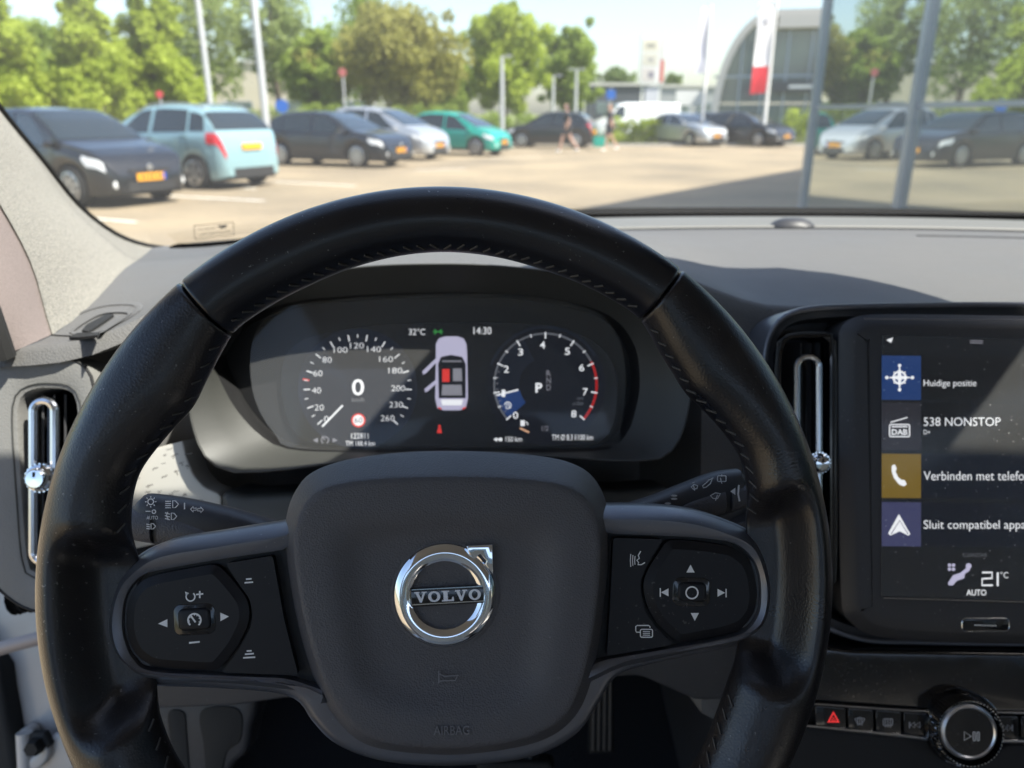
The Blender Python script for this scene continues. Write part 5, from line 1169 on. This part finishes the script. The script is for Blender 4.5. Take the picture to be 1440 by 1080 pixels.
LEAF = {'lime': leafmat('leaves_lime', (.29, .37, .04), (.45, .53, .08)), 'green': leafmat('leaves_green', (.22, .31, .05), (.36, .45, .09)), 'dark': leafmat('leaves_grey_green', (.22, .29, .09), (.36, .43, .14)), 'brown': leafmat('leaves_bronze', (.24, .24, .05), (.37, .36, .09)), 'far': leafmat('leaves_far', (.13, .19, .07), (.2, .26, .1))}
M['bark'] = mat('bark', (.16, .13, .10), .9, bump=('n', 20, .6, .02))
def leaves(npr, centres, radii, n, size, squash=1.):
    c = np.array(centres); r = np.array(radii); w_ = r**2; k = npr.choice(len(c), n, p=w_/w_.sum())
    d = npr.normal(size=(n, 3)); d /= np.linalg.norm(d, axis=1)[:, None]; rad = npr.uniform(.2, 1.08, n)**.6
    P = c[k]+d*(rad*r[k])[:, None]*np.array([1, 1, squash])
    nn = d*.6+npr.normal(size=(n, 3))*.7+np.array([0, 0, .35]); nn /= np.linalg.norm(nn, axis=1)[:, None]
    t = np.cross(nn, npr.normal(size=(n, 3))); t /= np.linalg.norm(t, axis=1)[:, None]; b = np.cross(nn, t)
    s = (size*npr.uniform(.6, 1.3, n))[:, None]
    V = np.stack([P-t*s*.9, P-b*s*.5, P+t*s*.9, P+b*s*.5], 1).reshape(-1, 3); F = np.arange(4*n).reshape(-1, 4)
    return V, F
def leafobj(name, V, F, m, parent):
    me = bpy.data.meshes.new(name); me.from_pydata(V.tolist(), [], F.tolist()); me.update(); me.materials.append(m)
    o = bpy.data.objects.new(name, me); COL.objects.link(o); o.parent = parent; return o
def tree(label, x, y, ht, rad, kind, shape='round', seed=0, group=None, n=4200, trunk=.22, low=.22, leaf=.20, name='deciduous_tree', density=1.):
    npr = np.random.default_rng(seed); rg = random.Random(seed)
    o = thing(name, label, 'tree', Matrix.Translation((x, y, 0)), group); parts = []; centres = []; radii = []
    lean = (rg.uniform(-.03, .03), rg.uniform(-.03, .03))
    pth = [(lean[0]*z+.06*math.sin(z), lean[1]*z, z) for z in np.linspace(0, ht*.86, 9)]
    parts.append(tube(pth, [trunk*(1-.85*i/8) for i in range(9)], 8))
    nb = 26 if shape != 'cone' else 34
    for k in range(nb):
        f = (k+rg.random())/nb; z = ht*(low+(.93-low)*f)
        if shape == 'cone': env = rad*(1.0-f)**.75*1.05+.18
        elif shape == 'column': env = rad*(.75+.35*math.sin(math.pi*f))*(1-.5*f**3)
        elif shape == 'loose': env = rad*(.55+.6*math.sin(math.pi*(f*.9+.05)))*rg.uniform(.5, 1.25)
        else: env = rad*math.sqrt(max(.05, 1-(2*f-1)**2*.92))
        a = k*2.39996+rg.uniform(-.4, .4); rr = env*rg.uniform(.35, .82)
        base = (pth[0][0]+lean[0]*z, lean[1]*z, z-.25*rr-.1); tip = (math.cos(a)*rr, math.sin(a)*rr, z)
        if k % 2 == 0: parts.append(tube([base, tuple((p+q)/2+(.08 if j == 2 else 0) for j, (p, q) in enumerate(zip(base, tip))), tip], [trunk*.3*(1-.6*f), trunk*.2*(1-.6*f), trunk*.08], 5))
        cr = max(.28, env*rg.uniform(.30, .50)); centres.append(tip); radii.append(cr)
        for q in range(2): centres.append((tip[0]+rg.gauss(0, cr*.8), tip[1]+rg.gauss(0, cr*.8), tip[2]+rg.gauss(0, cr*.6))); radii.append(cr*rg.uniform(.35, .65))
    centres.append((lean[0]*ht, lean[1]*ht, ht*.86)); radii.append(rad*.35)
    V, F = join(parts); mk('trunk', V, F, M['bark'], o)
    V, F = leaves(npr, centres, radii, int(n*density), leaf); leafobj('crown', V, F, LEAF[kind], o); return o
def tx_(px, Y): return (px-720)/1132.*Y
def th(py, Y): return H+(160-py)/1132.*Y*1.02
TG = 'trees behind the row of cars'
for i, (px, Y, top, wpx, kind, shape, lab) in enumerate((
    (4, 33, -70, 135, 'lime', 'cone', 'large lime green tree beside the windscreen pillar behind the black hatchback'),
    (142, 36, -30, 112, 'lime', 'cone', 'pointed lime green tree between the black hatchback and the ice blue crossover'),
    (226, 39, -60, 105, 'lime', 'cone', 'pointed lime green tree behind the roof of the ice blue crossover'),
    (60, 47, 35, 120, 'green', 'round', 'green tree filling the gap behind the two pointed lime trees'),
    (300, 44, -60, 110, 'dark', 'loose', 'grey green open-crowned tree next to the two tall lamp posts'),
    (392, 46, -45, 100, 'dark', 'loose', 'thin airy tree with sky showing through right of the lamp posts'),
    (455, 43, 48, 92, 'green', 'round', 'round green tree behind the blue round sign'),
    (520, 56, -2, 95, 'green', 'loose', 'tall green tree rising behind the bronze tree'),
    (572, 42, 22, 165, 'brown', 'round', 'broad bronze and olive tree behind the silver hatchback'),
    (628, 50, 85, 80, 'green', 'round', 'small green tree in the shade of the bronze tree'),
    (708, 46, 18, 118, 'lime', 'round', 'big round yellow green tree behind the single lamp post'),
    (800, 52, 46, 82, 'green', 'round', 'rounded green tree behind the black car with walkers'),
    (866, 75, 98, 60, 'far', 'round', 'low distant tree over the dark flat building'),
    (944, 78, 105, 36, 'far', 'round', 'small distant tree between the tall sign and the billboard'),
    (815, 80, 85, 50, 'far', 'round', 'distant hazy tree beside the rounded green tree'))):
    big = wpx/1132*Y/2
    tree(lab, tx_(px, Y), Y, th(top, Y), big, kind, shape, 30+i, TG, n=14000 if Y < 60 else 2200, low=.20 if shape == 'cone' else .26, leaf=.17 if Y < 60 else .32, density=.42 if shape == 'loose' else 1.)
# trees to the left and behind that the showroom glass mirrors
for i, (x, y, h_, r_, k, s) in enumerate(((-31, 30, 9, 2.6, 'lime', 'cone'), (-30, 22, 8.5, 2.6, 'green', 'round'), (-36, 37, 10, 3.2, 'dark', 'loose'), (-33, 14, 9, 3, 'lime', 'cone'))):
    tree('%s tree standing out to the left beyond the windscreen pillar' % ('tall lime', 'round green', 'airy grey green', 'near lime')[i], x, y, h_, r_, k, s, 70+i, None, n=3000)
def hedge(label, x0, y0, x1, y1, h_, dep, kind, seed, n=2600):
    npr = np.random.default_rng(seed); L_ = math.hypot(x1-x0, y1-y0); k = max(6, int(L_/.45)); o = thing('hedge', label, 'hedge', Matrix.Translation(((x0+x1)/2, (y0+y1)/2, 0)))
    cs_ = []; rs = []
    for i in range(k):
        f = (i+.5)/k
        for z in (.3, .62, .9): cs_.append(((x1-x0)*(f-.5)+npr.normal()*.1, (y1-y0)*(f-.5)+npr.normal()*dep*.3, h_*z*npr.uniform(.85, 1.05))); rs.append(h_*.24*npr.uniform(.8, 1.25))
    V, F = leaves(npr, cs_, rs, n, .085); leafobj('foliage', V, F, LEAF[kind], o)
    V, F = join([tube([((x1-x0)*((i+.5)/k-.5), (y1-y0)*((i+.5)/k-.5), 0), ((x1-x0)*((i+.5)/k-.5), (y1-y0)*((i+.5)/k-.5), h_*.8)], .03, 5) for i in range(k)]); mk('stems', V, F, M['bark'], o)
hedge('clipped green hedge in front of the white van', tx_(858, 38), 38, tx_(955, 38), 38, 1.15, .5, 'lime', 101)
hedge('long rough green hedge behind the teal car', tx_(640, 39), 40, tx_(748, 39), 40, 1.35, .6, 'green', 102, 3500)
hedge('leafy green hedge behind the silver hatchback', tx_(430, 40), 40, tx_(640, 40), 40, 1.7, .6, 'green', 103, 5200)
hedge('low green hedge between black hatchback and pointed trees', tx_(-60, 38), 39, tx_(215, 38), 39, 1.5, .6, 'green', 104, 5200)
hedge('yellow green bush right of the dark car under the flag', tx_(1105, 41), 41, tx_(1150, 41), 41, 1.5, .5, 'lime', 105, 1500)
hedge('dark green hedge behind the ice blue crossover', tx_(225, 38), 39.5, tx_(425, 38), 39.5, 1.6, .6, 'dark', 106, 5200)
# rough grass verge beyond the kerb
npr = np.random.default_rng(9); n = 9000
gx = npr.uniform(-34, 16, n); gy = 36.8+npr.uniform(0, 9, n)**1.0; hh = npr.uniform(.15, .45, n); dx = npr.normal(0, .12, n); dyy = npr.normal(0, .1, n)
V = np.stack([np.c_[gx-.03, gy, gx*0], np.c_[gx+.03, gy, gx*0], np.c_[gx+dx, gy+dyy, hh]], 1).reshape(-1, 3)
o = leafobj('verge_grass', V, np.arange(3*n).reshape(-1, 3), M['grass'], None); tag(o, 'rough tall grass on the verge beyond the parking lot', 'grass', kind='stuff')

# ---------------------------------------------------------------- glass showroom on the right
M['wallglass'] = bpy.data.materials.new('showroom_glass'); m_ = M['wallglass']; m_.use_nodes = True; nt = m_.node_tree; nt.nodes.clear()
out = nt.nodes.new('ShaderNodeOutputMaterial'); gl_ = nt.nodes.new('ShaderNodeBsdfGlossy'); gl_.inputs[0].default_value = (.86, .95, .93, 1); gl_.inputs[1].default_value = .004
df = nt.nodes.new('ShaderNodeBsdfDiffuse'); df.inputs[0].default_value = (.045, .07, .062, 1); mx_ = nt.nodes.new('ShaderNodeMixShader'); mx_.inputs[0].default_value = .58
nt.links.new(df.outputs[0], mx_.inputs[1]); nt.links.new(gl_.outputs[0], mx_.inputs[2]); nt.links.new(mx_.outputs[0], out.inputs[0])
M['frame'] = mat('alu_frame', (.30, .36, .42), .4, metal=.6); M['cladding'] = mat('grey_cladding', (.32, .33, .34), .6); M['roofgrey'] = mat('roof_grey', (.52, .50, .47), .7)
WX = 4.0; AY = 10.67; BH = 4.5; step = 2.67
sh = thing('glass_showroom', 'tall glass showroom wall with grey mullions mirroring trees', 'building', Matrix.Translation((WX, AY, 0)))
T0 = Matrix.Translation((-WX, -AY, 0))
def shp(name, V, F, m): return mk(name, [(v[0]-WX, v[1]-AY, v[2]) for v in V], F, m, sh, False)
far = (14, AY+10*1.373)
for k in range(5):
    y1 = AY-step*k; y0 = y1-step
    for z0, z1 in ((.12, 1.46), (1.50, BH-.3)):
        V, F = box(WX, WX+.03, y0+.05, y1-.05, z0, z1); shp('pane', V, F, M['wallglass'])
    V, F = box(WX-.05, WX+.07, y1-.055, y1+.055, .0, BH-.1); shp('mullion', V, F, M['frame'])
    V, F = box(WX-.012, WX+.05, y0+.055, y1-.055, 1.455, 1.505); shp('transom', V, F, M['frame'])
    V, F = box(WX-.03, WX+.06, y0+.055, y1-.055, 0, .12); shp('sill', V, F, M['frame'])
dirf = (Vector((far[0]-WX, far[1]-AY, 0))).normalized(); nn_ = Vector((-dirf.y, dirf.x, 0)); Lf = math.hypot(far[0]-WX, far[1]-AY)
for k in range(6):
    a_, b_ = Lf*k/6, Lf*(k+1)/6; A_ = Vector((WX, AY, 0))+dirf*(a_+.06)-nn_*.03; B_ = Vector((WX, AY, 0))+dirf*(b_-.06)-nn_*.03
    V = [A_, B_, B_-nn_*.03, A_-nn_*.03]; V = [Vector((v.x, v.y, .1)) for v in V]+[Vector((v.x, v.y, BH-.3)) for v in V]
    shp('pane', V, [(0, 1, 5, 4), (1, 2, 6, 5), (2, 3, 7, 6), (3, 0, 4, 7), (4, 5, 6, 7), (0, 1, 2, 3)], M['wallglass'])
    if k: C_ = Vector((WX, AY, 0))+dirf*a_; V, F = tube([C_, C_+Vector((0, 0, BH-.1))], .06, 4); shp('mullion', V, F, M['frame'])
pl_ = [(WX-.12, -3), (14, -3), (far[0], far[1]+.12), (WX-.12, AY+.12)]
V = [(x, y, BH-.3) for x, y in pl_]+[(x, y, BH) for x, y in pl_]; shp('roof', V, [(3, 2, 1, 0), (4, 5, 6, 7)]+[(i, (i+1) % 4, 4+(i+1) % 4, 4+i) for i in range(4)], M['cladding'])
V, F = box(WX+.6, 13.5, -2.8, AY-.6, .01, BH-.35); shp('inner_core', V, F, M['cladding'])

# ---------------------------------------------------------------- arched dealership
Y = 46.; X0 = tx_(1000, Y); b_ = thing('arched_showroom', 'glass fronted building with curved grey barrel roof behind the flags', 'building', Matrix.Translation((X0, Y, 0)) @ Matrix.Rotation(R(-15), 4, 'Z'))
Rw = 5.2; hz = 6.6; arc = []
for k in range(13): t = math.pi/2*k/12; arc.append((Rw*(1-math.cos(t))*.55, .9+ (hz-.9)*math.sin(t)**.9))
arc = [(0, 0)]+arc+[(9.5, hz*1.0), (9.5, 0)]
def bp(name, V, F, m): return mk(name, V, F, m, b_, False)
th_ = .35
inner = [(x+th_ if i < len(arc)-3 else x, max(0, z-th_)) for i, (x, z) in enumerate(arc)]
rf = arc[:-1]; n = len(rf); V = []
for yy in (-.9, 9): V += [(x, yy, z) for x, z in rf]+[(x+th_*(1-min(1, x/3)), yy, max(0, z-th_*min(1, z/hz+.1))) for x, z in rf]
F = [(i, i+1, 2*n+i+1, 2*n+i) for i in range(n-1)]+[(n+i, n+i+1, 3*n+i+1, 3*n+i) for i in range(n-1)]+[(i, i+1, n+i+1, n+i) for i in range(n-1)]
bp('barrel_roof', V, F, M['roofgrey'])
M['darkglass'] = mat('dark_glass', (.10, .13, .14), .05, spec=.9, var=(.6, .8, (.17, .22, .2)))
cols = [0.25, 1.4, 2.6, 3.8, 5.0, 6.2, 7.4, 8.6, 9.4]
def ztop(x): return lerp_tab([(a, b) for a, b in arc[1:-1]], x)-.35
for i in range(len(cols)-1):
    xa, xb = cols[i]+.05, cols[i+1]-.05
    for z0, z1 in ((.1, 1.9), (2.0, 3.3), (3.4, 99)):
        za, zb_ = min(z1, ztop(xa)), min(z1, ztop(xb))
        if max(za, zb_) < z0+.1: continue
        za, zb_ = max(za, z0+.01), max(zb_, z0+.01)
        bp('pane', [(xa, 0, z0), (xb, 0, z0), (xb, 0, zb_), (xa, 0, za), (xa, .05, z0), (xb, .05, z0), (xb, .05, zb_), (xa, .05, za)], [(0, 1, 2, 3), (7, 6, 5, 4), (0, 1, 5, 4), (2, 3, 7, 6), (1, 2, 6, 5), (0, 3, 7, 4)], M['darkglass'])
    V, F = box(cols[i]-.05, cols[i]+.05, -.06, .06, 0, max(.3, ztop(cols[i]))); bp('mullion', V, F, M['frame'])
V, F = box(0, 9.4, -.08, -.02, 3.30, 3.42); bp('transom', V, F, M['frame']); V, F = box(.3, 9.4, .06, 8.5, 0, .9); bp('plinth', V, F, M['cladding'])
V, F = box(3.2, 9.4, -.45, -.10, 2.55, 3.05); bp('fascia_sign', V, F, mat('sign_dark', (.05, .06, .07), .5)); V, F = box(4.0, 5.4, -.47, -.45, 2.72, 2.88); bp('sign_lettering', V, F, M['white'])
V, F = box(5.3, 6.6, -.6, -.5, 2.0, 4.6); bp('hanging_sign', V, F, mat('sign_pale', (.55, .58, .6), .5)); V, F = box(5.3, 6.6, -.62, -.60, 2.5, 2.95); bp('sign_band', V, F, mat('sign_violet', (.16, .16, .42), .5))
V, F = box(3.1, 9.5, -.95, .1, hz-.9, hz-.25); bp('eave', V, F, M['roofgrey'])
# ---------------------------------------------------------------- other far buildings
def hall(label, x0, x1, Y, h_, m, wins, dep=14.):
    o = thing('hall_building', label, 'building', Matrix.Translation(((x0+x1)/2, Y, 0))); w_ = (x1-x0)/2
    V, F = box(-w_, w_, 0, dep, 0, h_); mk('wall', V, F, m, o, False); V, F = box(-w_-.15, w_+.15, -.15, dep+.15, h_, h_+.22); mk('roof', V, F, M['roofgrey'], o, False)
    for x, z, ww, wh_ in wins:
        V, F = box(x-ww/2, x+ww/2, -.05, .02, z, z+wh_); f = mk('window', V, F, M['frame'], o, False); V, F = box(x-ww/2+.07, x+ww/2-.07, -.06, -.052, z+.07, z+wh_-.07); mk('pane', V, F, M['darkglass'], f, False)
M['cream'] = mat('cream_wall', (.60, .53, .42), .9, var=(.5, .5, (.5, .44, .36)))
hall('long cream hall behind the trees on the left', tx_(-80, 62), tx_(425, 62), 62, th(96, 62), M['cream'], [(-18+k*4.5, 1.0, 2.2, 1.3) for k in range(9)])
hall('dark flat-roofed hall beyond the white van', tx_(826, 66), tx_(912, 66), 66, th(124, 66), mat('slate_wall', (.07, .08, .095), .8), [(-1.2, 1.4, 1.2, .9), (1.0, 1.4, 1.2, .9)])
hall('low grey hall between billboard and arched showroom', tx_(905, 70), tx_(1010, 70), 70, th(126, 70), M['cladding'], [(-2 + k*2, 1.3, 1.3, 1.) for k in range(3)])
# ---------------------------------------------------------------- signs, flags, lamp posts
M['post'] = mat('galvanised_post', (.50, .51, .51), .55, metal=.3); M['polewhite'] = mat('white_pole', (.82, .81, .78), .4)
def post(name, cat, label, x, y, h_, r, group=None, heads=()):
    o = thing(name, label, cat, Matrix.Translation((x, y, 0)), group)
    V, F = tube([(0, 0, 0), (0, 0, h_*.5), (0, 0, h_)], [r, r*.85, r*.65], 12); mk('pole', V, F, M['post'], o)
    V, F = lathe([(r*1.6, 0), (r*1.6, .25), (r, .32)], 12); mk('foot', V, F, M['post'], o)
    for s in heads:
        V, F = box(-.07, .07, -.10, .10, h_-.02, h_+.10); V = [(v[0]*1+(s*.32), v[1], v[2]) for v in V]; V2, F2 = box(min(0, s*.5), max(0, s*.5), -.05, .05, h_, h_+.07); V, F = join([(V, F), (V2, F2)]); mk('lamp_head', V, F, M['cladding'], o, False)
    return o
LG = 'lamp posts around the parking lot'
def foot(px, Y): return tx_(px, Y), Y
post('lamp_post', 'lamp post', 'tall slim grey lamp post over the roof of the ice blue crossover', *foot(298, 23), 9, .085, LG, (1,))
post('lamp_post', 'lamp post', 'tall pale lamp post right of the ice blue crossover beside the blue sign', *foot(373, 21), 9, .10, LG, (1,))
post('lamp_post', 'lamp post', 'grey lamp post in front of the round yellow green tree', *foot(706, 38), th(88, 38), .12, LG, (1,))
post('lamp_post', 'lamp post', 'thin lamp post left of the double lamp posts behind the black car', *foot(777, 46), th(112, 46), .12, LG, (1,))
post('lamp_post', 'lamp post', 'double-headed lamp post behind the black car', *foot(809, 47), th(104, 47), .12, LG, (1, -1))
post('lamp_post', 'lamp post', 'shortest lamp post just right of the double-headed lamp post', *foot(820, 54), th(118, 54), .11, LG, (1,))
def disc_sign(label, px, py, Y, r, m, square=False, tri_=False):
    x, z = tx_(px, Y), th(py, Y); o = thing('road_sign', label, 'road sign', Matrix.Translation((x, Y, 0)))
    V, F = tube([(0, 0, 0), (0, 0, z+r)], .035, 8); mk('post', V, F, M['post'], o)
    n = 4 if square else 3 if tri_ else 24; P = [(r*math.cos(2*math.pi*k/n+(math.pi/4 if square else math.pi/2)), r*math.sin(2*math.pi*k/n+(math.pi/4 if square else math.pi/2))) for k in range(n)]
    V = [(a_, -.05, z+b_2) for a_, b_2 in P]+[(a_, -.03, z+b_2) for a_, b_2 in P]; F = [tuple(range(n)), tuple(range(n, 2*n))]+[(i, (i+1) % n, n+(i+1) % n, n+i) for i in range(n)]; f = mk('sign_face', V, F, m, o, False)
    V = [(a_*.82, -.056, z+b_2*.82) for a_, b_2 in P]+[(a_*.80, -.052, z+b_2*.80) for a_, b_2 in P]; return o, V, F, f
SB = mat('sign_blue', (.02, .13, .5), .4); SRD = mat('sign_red', (.6, .06, .07), .4)
disc_sign('round blue road sign right of the tall pale lamp post', 398, 150, 25, .20, SB)
disc_sign('small square blue sign over the white van', 858, 135, 44, .33, SB, True)
disc_sign('small faded red road sign in front of the bronze tree', 486, 107, 34, .16, mat('sign_faded_red', (.42, .12, .11), .6))
o, V, F, f = disc_sign('round red road sign above the ice blue crossover', 229, 135, 34, .14, SRD)
# tall totem sign
Y = 52.; xs_ = tx_(913, Y); z0, z1 = th(122, Y), th(62, Y)
o = thing('totem_sign', 'tall white totem sign with dark and red panels on two posts', 'sign', Matrix.Translation((xs_, Y, 0)))
for dx_ in (-.55, .55): V, F = box(dx_-.07, dx_+.07, -.07, .07, 0, z0); mk('post', V, F, M['polewhite'], o, False)
V, F = box(-.75, .75, -.2, .2, z0, z1); mk('sign_box', V, F, M['polewhite'], o, False)
for (x0, x1, za, zb_, c) in ((-.65, .30, .68, .93, (.72, .66, .52)), (-.65, .30, .38, .64, (.66, .62, .52)), (-.65, .18, .05, .34, (.66, .60, .56)), (.48, .73, .04, .5, (.62, .16, .12)), (.40, .73, .52, .95, (.70, .68, .62))):
    V, F = box(x0, x1, -.212, -.203, z0+(z1-z0)*za, z0+(z1-z0)*zb_); mk('sign_panel', V, F, mat('panel', c, .6), o, False)
for (x0, x1, za, zb_, c) in ((-.45, .1, .76, .84, (.35, .33, .28)), (-.3, .05, .47, .55, (.4, .38, .36)), (-.25, .12, .13, .26, (.28, .26, .3))):
    V, F = box(x0, x1, -.220, -.213, z0+(z1-z0)*za, z0+(z1-z0)*zb_); mk('sign_mark', V, F, mat('mark', c, .6), o, False)
V, F = box(-.35, .45, -.1, -.05, z0-1.3, z0-.15); mk('banner', V, F, mat('banner_pale', (.62, .62, .68), .7), o, False)
Y = 50.; o = thing('billboard', 'small white lit billboard on a post beyond the hedge', 'billboard', Matrix.Translation((tx_(967, Y), Y, 0)))
V, F = box(-.8, .8, -.12, .12, th(149, Y), th(130, Y)); mk('sign_box', V, F, M['polewhite'], o, False)
for dx_ in (-.5, .5): V, F = box(dx_-.05, dx_+.05, -.05, .05, 0, th(149, Y)); mk('post', V, F, M['post'], o, False)
# flags
def flag(label, px_top, px_base, Y, top, wpx, segs, seed):
    x = tx_(px_base, Y); h_ = th(top, Y); o = thing('flag_pole', label, 'flag', Matrix.Translation((x, Y, 0)), 'tall flags in front of the arched showroom')
    V, F = tube([(0, 0, 0), (0, 0, h_*.5), (0, 0, h_)], [.085, .075, .05], 10); mk('pole', V, F, M['polewhite'], o)
    V, F = tube([(0, 0, h_-.25), (-wpx/1132*Y, -.05, h_-.22)], .018, 6); mk('flag_arm', V, F, M['polewhite'], o)
    w_ = wpx/1132*Y
    for py0, py1, m in segs:
        zt_, zb_ = th(py0, Y), th(py1, Y); V = []; nx, nz = 8, 10
        for d in (-.006, .006):
            for j in range(nz+1):
                for i in range(nx+1):
                    f = i/nx; z = zt_+(zb_-zt_)*j/nz; V.append((-.06-w_*f, d+.07*math.sin(3.5*f+z*1.3+seed)*f+.03*math.sin(z*3+seed), z+.05*f*math.sin(z+seed)))
        k = (nx+1)*(nz+1); F = []
        for s in (0, k): F += [(s+j*(nx+1)+i, s+j*(nx+1)+i+1, s+(j+1)*(nx+1)+i+1, s+(j+1)*(nx+1)+i) for j in range(nz) for i in range(nx)]
        mk('flag_cloth', V, F, m, o)
    return o, w_, seed
FW = mat('flag_white', (.80, .79, .80), .8); FR = mat('flag_red', (.62, .02, .035), .7); FL = mat('flag_lilac', (.62, .62, .68), .8)
flag('pale white flag on a tall white pole beside the totem sign', 997, 988, 37, 24, 12, [(28, 108, FL)], 1.)
o, w_, _ = flag('white flag with red lower end on a tall white pole', 1092, 1076, 36, 15, 22, [(22, 99, FW), (99.3, 133, FR)], 2.3)
V, F = lathe([(.16, -.012), (.16, .012), (.11, .012), (.11, -.012), (.16, -.012)], 20); zc = th(43, 36); mk('flag_emblem', [(v[0]-w_*.5, v[2]-.10, zc+v[1]) for v in V], F, mat('emblem_grey', (.25, .25, .3), .6), o)

# ---------------------------------------------------------------- two people walking past the black car
def skin(name, joints, edges, m, parent, sub=2):
    me = bpy.data.meshes.new(name); me.from_pydata([j[0] for j in joints], edges, []); o = bpy.data.objects.new(name, me); COL.objects.link(o); o.parent = parent
    md = o.modifiers.new('skin', 'SKIN'); md.use_smooth_shade = True; sv = me.skin_vertices[0].data
    for i, j in enumerate(joints): sv[i].radius = j[1] if isinstance(j[1], tuple) else (j[1], j[1]); sv[i].use_root = (i == 0)
    s = o.modifiers.new('sub', 'SUBSURF'); s.levels = s.render_levels = sub; me.materials.append(m); return o
SKIN = mat('skin', (.50, .30, .22), .6); HAIR = mat('hair', (.03, .022, .018), .7); CLO = mat('dark_cloth', (.02, .021, .026), .9); SHO = mat('white_shoe', (.72, .71, .68), .6); SHORT = mat('short_cloth', (.05, .05, .06), .9); CLO2 = mat('grey_cloth', (.06, .055, .06), .9)
def person(label, x, y, face, stride, top_m, low_m, arm):
    o = thing('person', label, 'person', Matrix.Translation((x, y, .004)) @ Matrix.Rotation(face, 4, 'Z'), 'people walking across the lot')
    s = stride; hipz = .90
    J = [((0, 0, .95), .13), ((0, 0, 1.15), .125), ((.02, 0, 1.38), (.10, .16)), ((.03, 0, 1.50), .055), ((.05, 0, 1.58), .085), ((.06, 0, 1.68), .095), ((.055, 0, 1.74), .06),
         ((0, .09, .90), .095), ((.20*s, .095, .50), .062), ((.26*s-.12*(s < 0), .10, .09), .042), ((.26*s+.12, .10, .05), .036),
         ((0, -.09, .90), .095), ((-.12*s, -.095, .50), .062), ((-.42*s, -.10, .13), .042), ((-.42*s+.12, -.10, .07), .036),
         ((.02, .19, 1.40), .055), ((-.10*arm, .24, 1.13), .042), ((.02, .26, .90), .033), ((.04, .26, .82), .03),
         ((.02, -.19, 1.40), .055), ((.10*arm, -.24, 1.13), .042), ((.16*arm, -.25, .90), .033), ((.18*arm, -.25, .82), .03)]
    E_ = [(0, 1), (1, 2), (2, 3), (3, 4), (4, 5), (5, 6), (0, 7), (7, 8), (8, 9), (9, 10), (0, 11), (11, 12), (12, 13), (13, 14), (2, 15), (15, 16), (16, 17), (17, 18), (2, 19), (19, 20), (20, 21), (21, 22)]
    skin('body', J, E_, SKIN, o)
    up = lambda j, d: (j[0], (j[1][0]+d, j[1][1]+d) if isinstance(j[1], tuple) else j[1]+d)
    skin('shirt', [up(J[0], .03), up(J[1], .03), up(J[2], .028), (J[3][0], .06), up(J[15], .025), ((J[16][0][0], J[16][0][1], J[16][0][2]+.08), .062), up(J[19], .025), ((J[20][0][0], J[20][0][1], J[20][0][2]+.08), .062)], [(0, 1), (1, 2), (2, 3), (2, 4), (4, 5), (2, 6), (6, 7)], top_m, o)
    mid = lambda a_, b_2, f: tuple(p+(q-p)*f for p, q in zip(a_[0], b_2[0]))
    skin('shorts', [((0, 0, .98), .15), up(J[7], .03), (mid(J[7], J[8], .7), .09), up(J[11], .03), (mid(J[11], J[12], .7), .09)], [(0, 1), (1, 2), (0, 3), (3, 4)], low_m, o)
    skin('hair', [((.02, 0, 1.72), .10), ((-.02, 0, 1.66), .10), ((-.05, 0, 1.56), .07)], [(0, 1), (1, 2)], HAIR, o, 1)
    for i in (9, 13):
        f = J[i][0]; skin('shoe', [((f[0]-.04, f[1], f[2]-.045), .05), ((f[0]+.06, f[1], f[2]-.05), .05), ((f[0]+.17, f[1], f[2]-.055), .038)], [(0, 1), (1, 2)], SHO, o, 1)
    skin('nose', [((.15, 0, 1.635), .012), ((.165, 0, 1.615), .014)], [(0, 1)], SKIN, o, 1)
    return o
p = gp(797, 214); person('person in dark top and shorts walking in front of the black car', p.x, p.y, R(170), 1., CLO, SHORT, 1)
p = gp(857, 212); person('person with dark hair and grey top striding behind the black car', p.x, p.y, R(200), 1., CLO2, SHORT, -1)
Pb = gp(838, 213); o = thing('shopping_bag', 'teal green shopping bag beside the walkers at the black car', 'bag', Matrix.Translation((Pb.x+.1, Pb.y, 0)))
M['bag'] = mat('teal_bag', (.005, .33, .25), .5)
V, F = loft([[(x*s, y*s, z) for x, y in rrect(-.23, -.09, .23, .09, .03)] for s, z in ((.9, .18), (.97, .3), (1., .45), (.96, .55))], True, False); mk('bag_body', V, F, M['bag'], o)
for yy in (-.05, .05): V, F = tube([(-.1, yy, .54), (-.08, yy*.6, .70), (.0, 0, .78), (.08, yy*.6, .70), (.1, yy, .54)], .01, 6); mk('bag_handle', V, F, M['bag'], o)
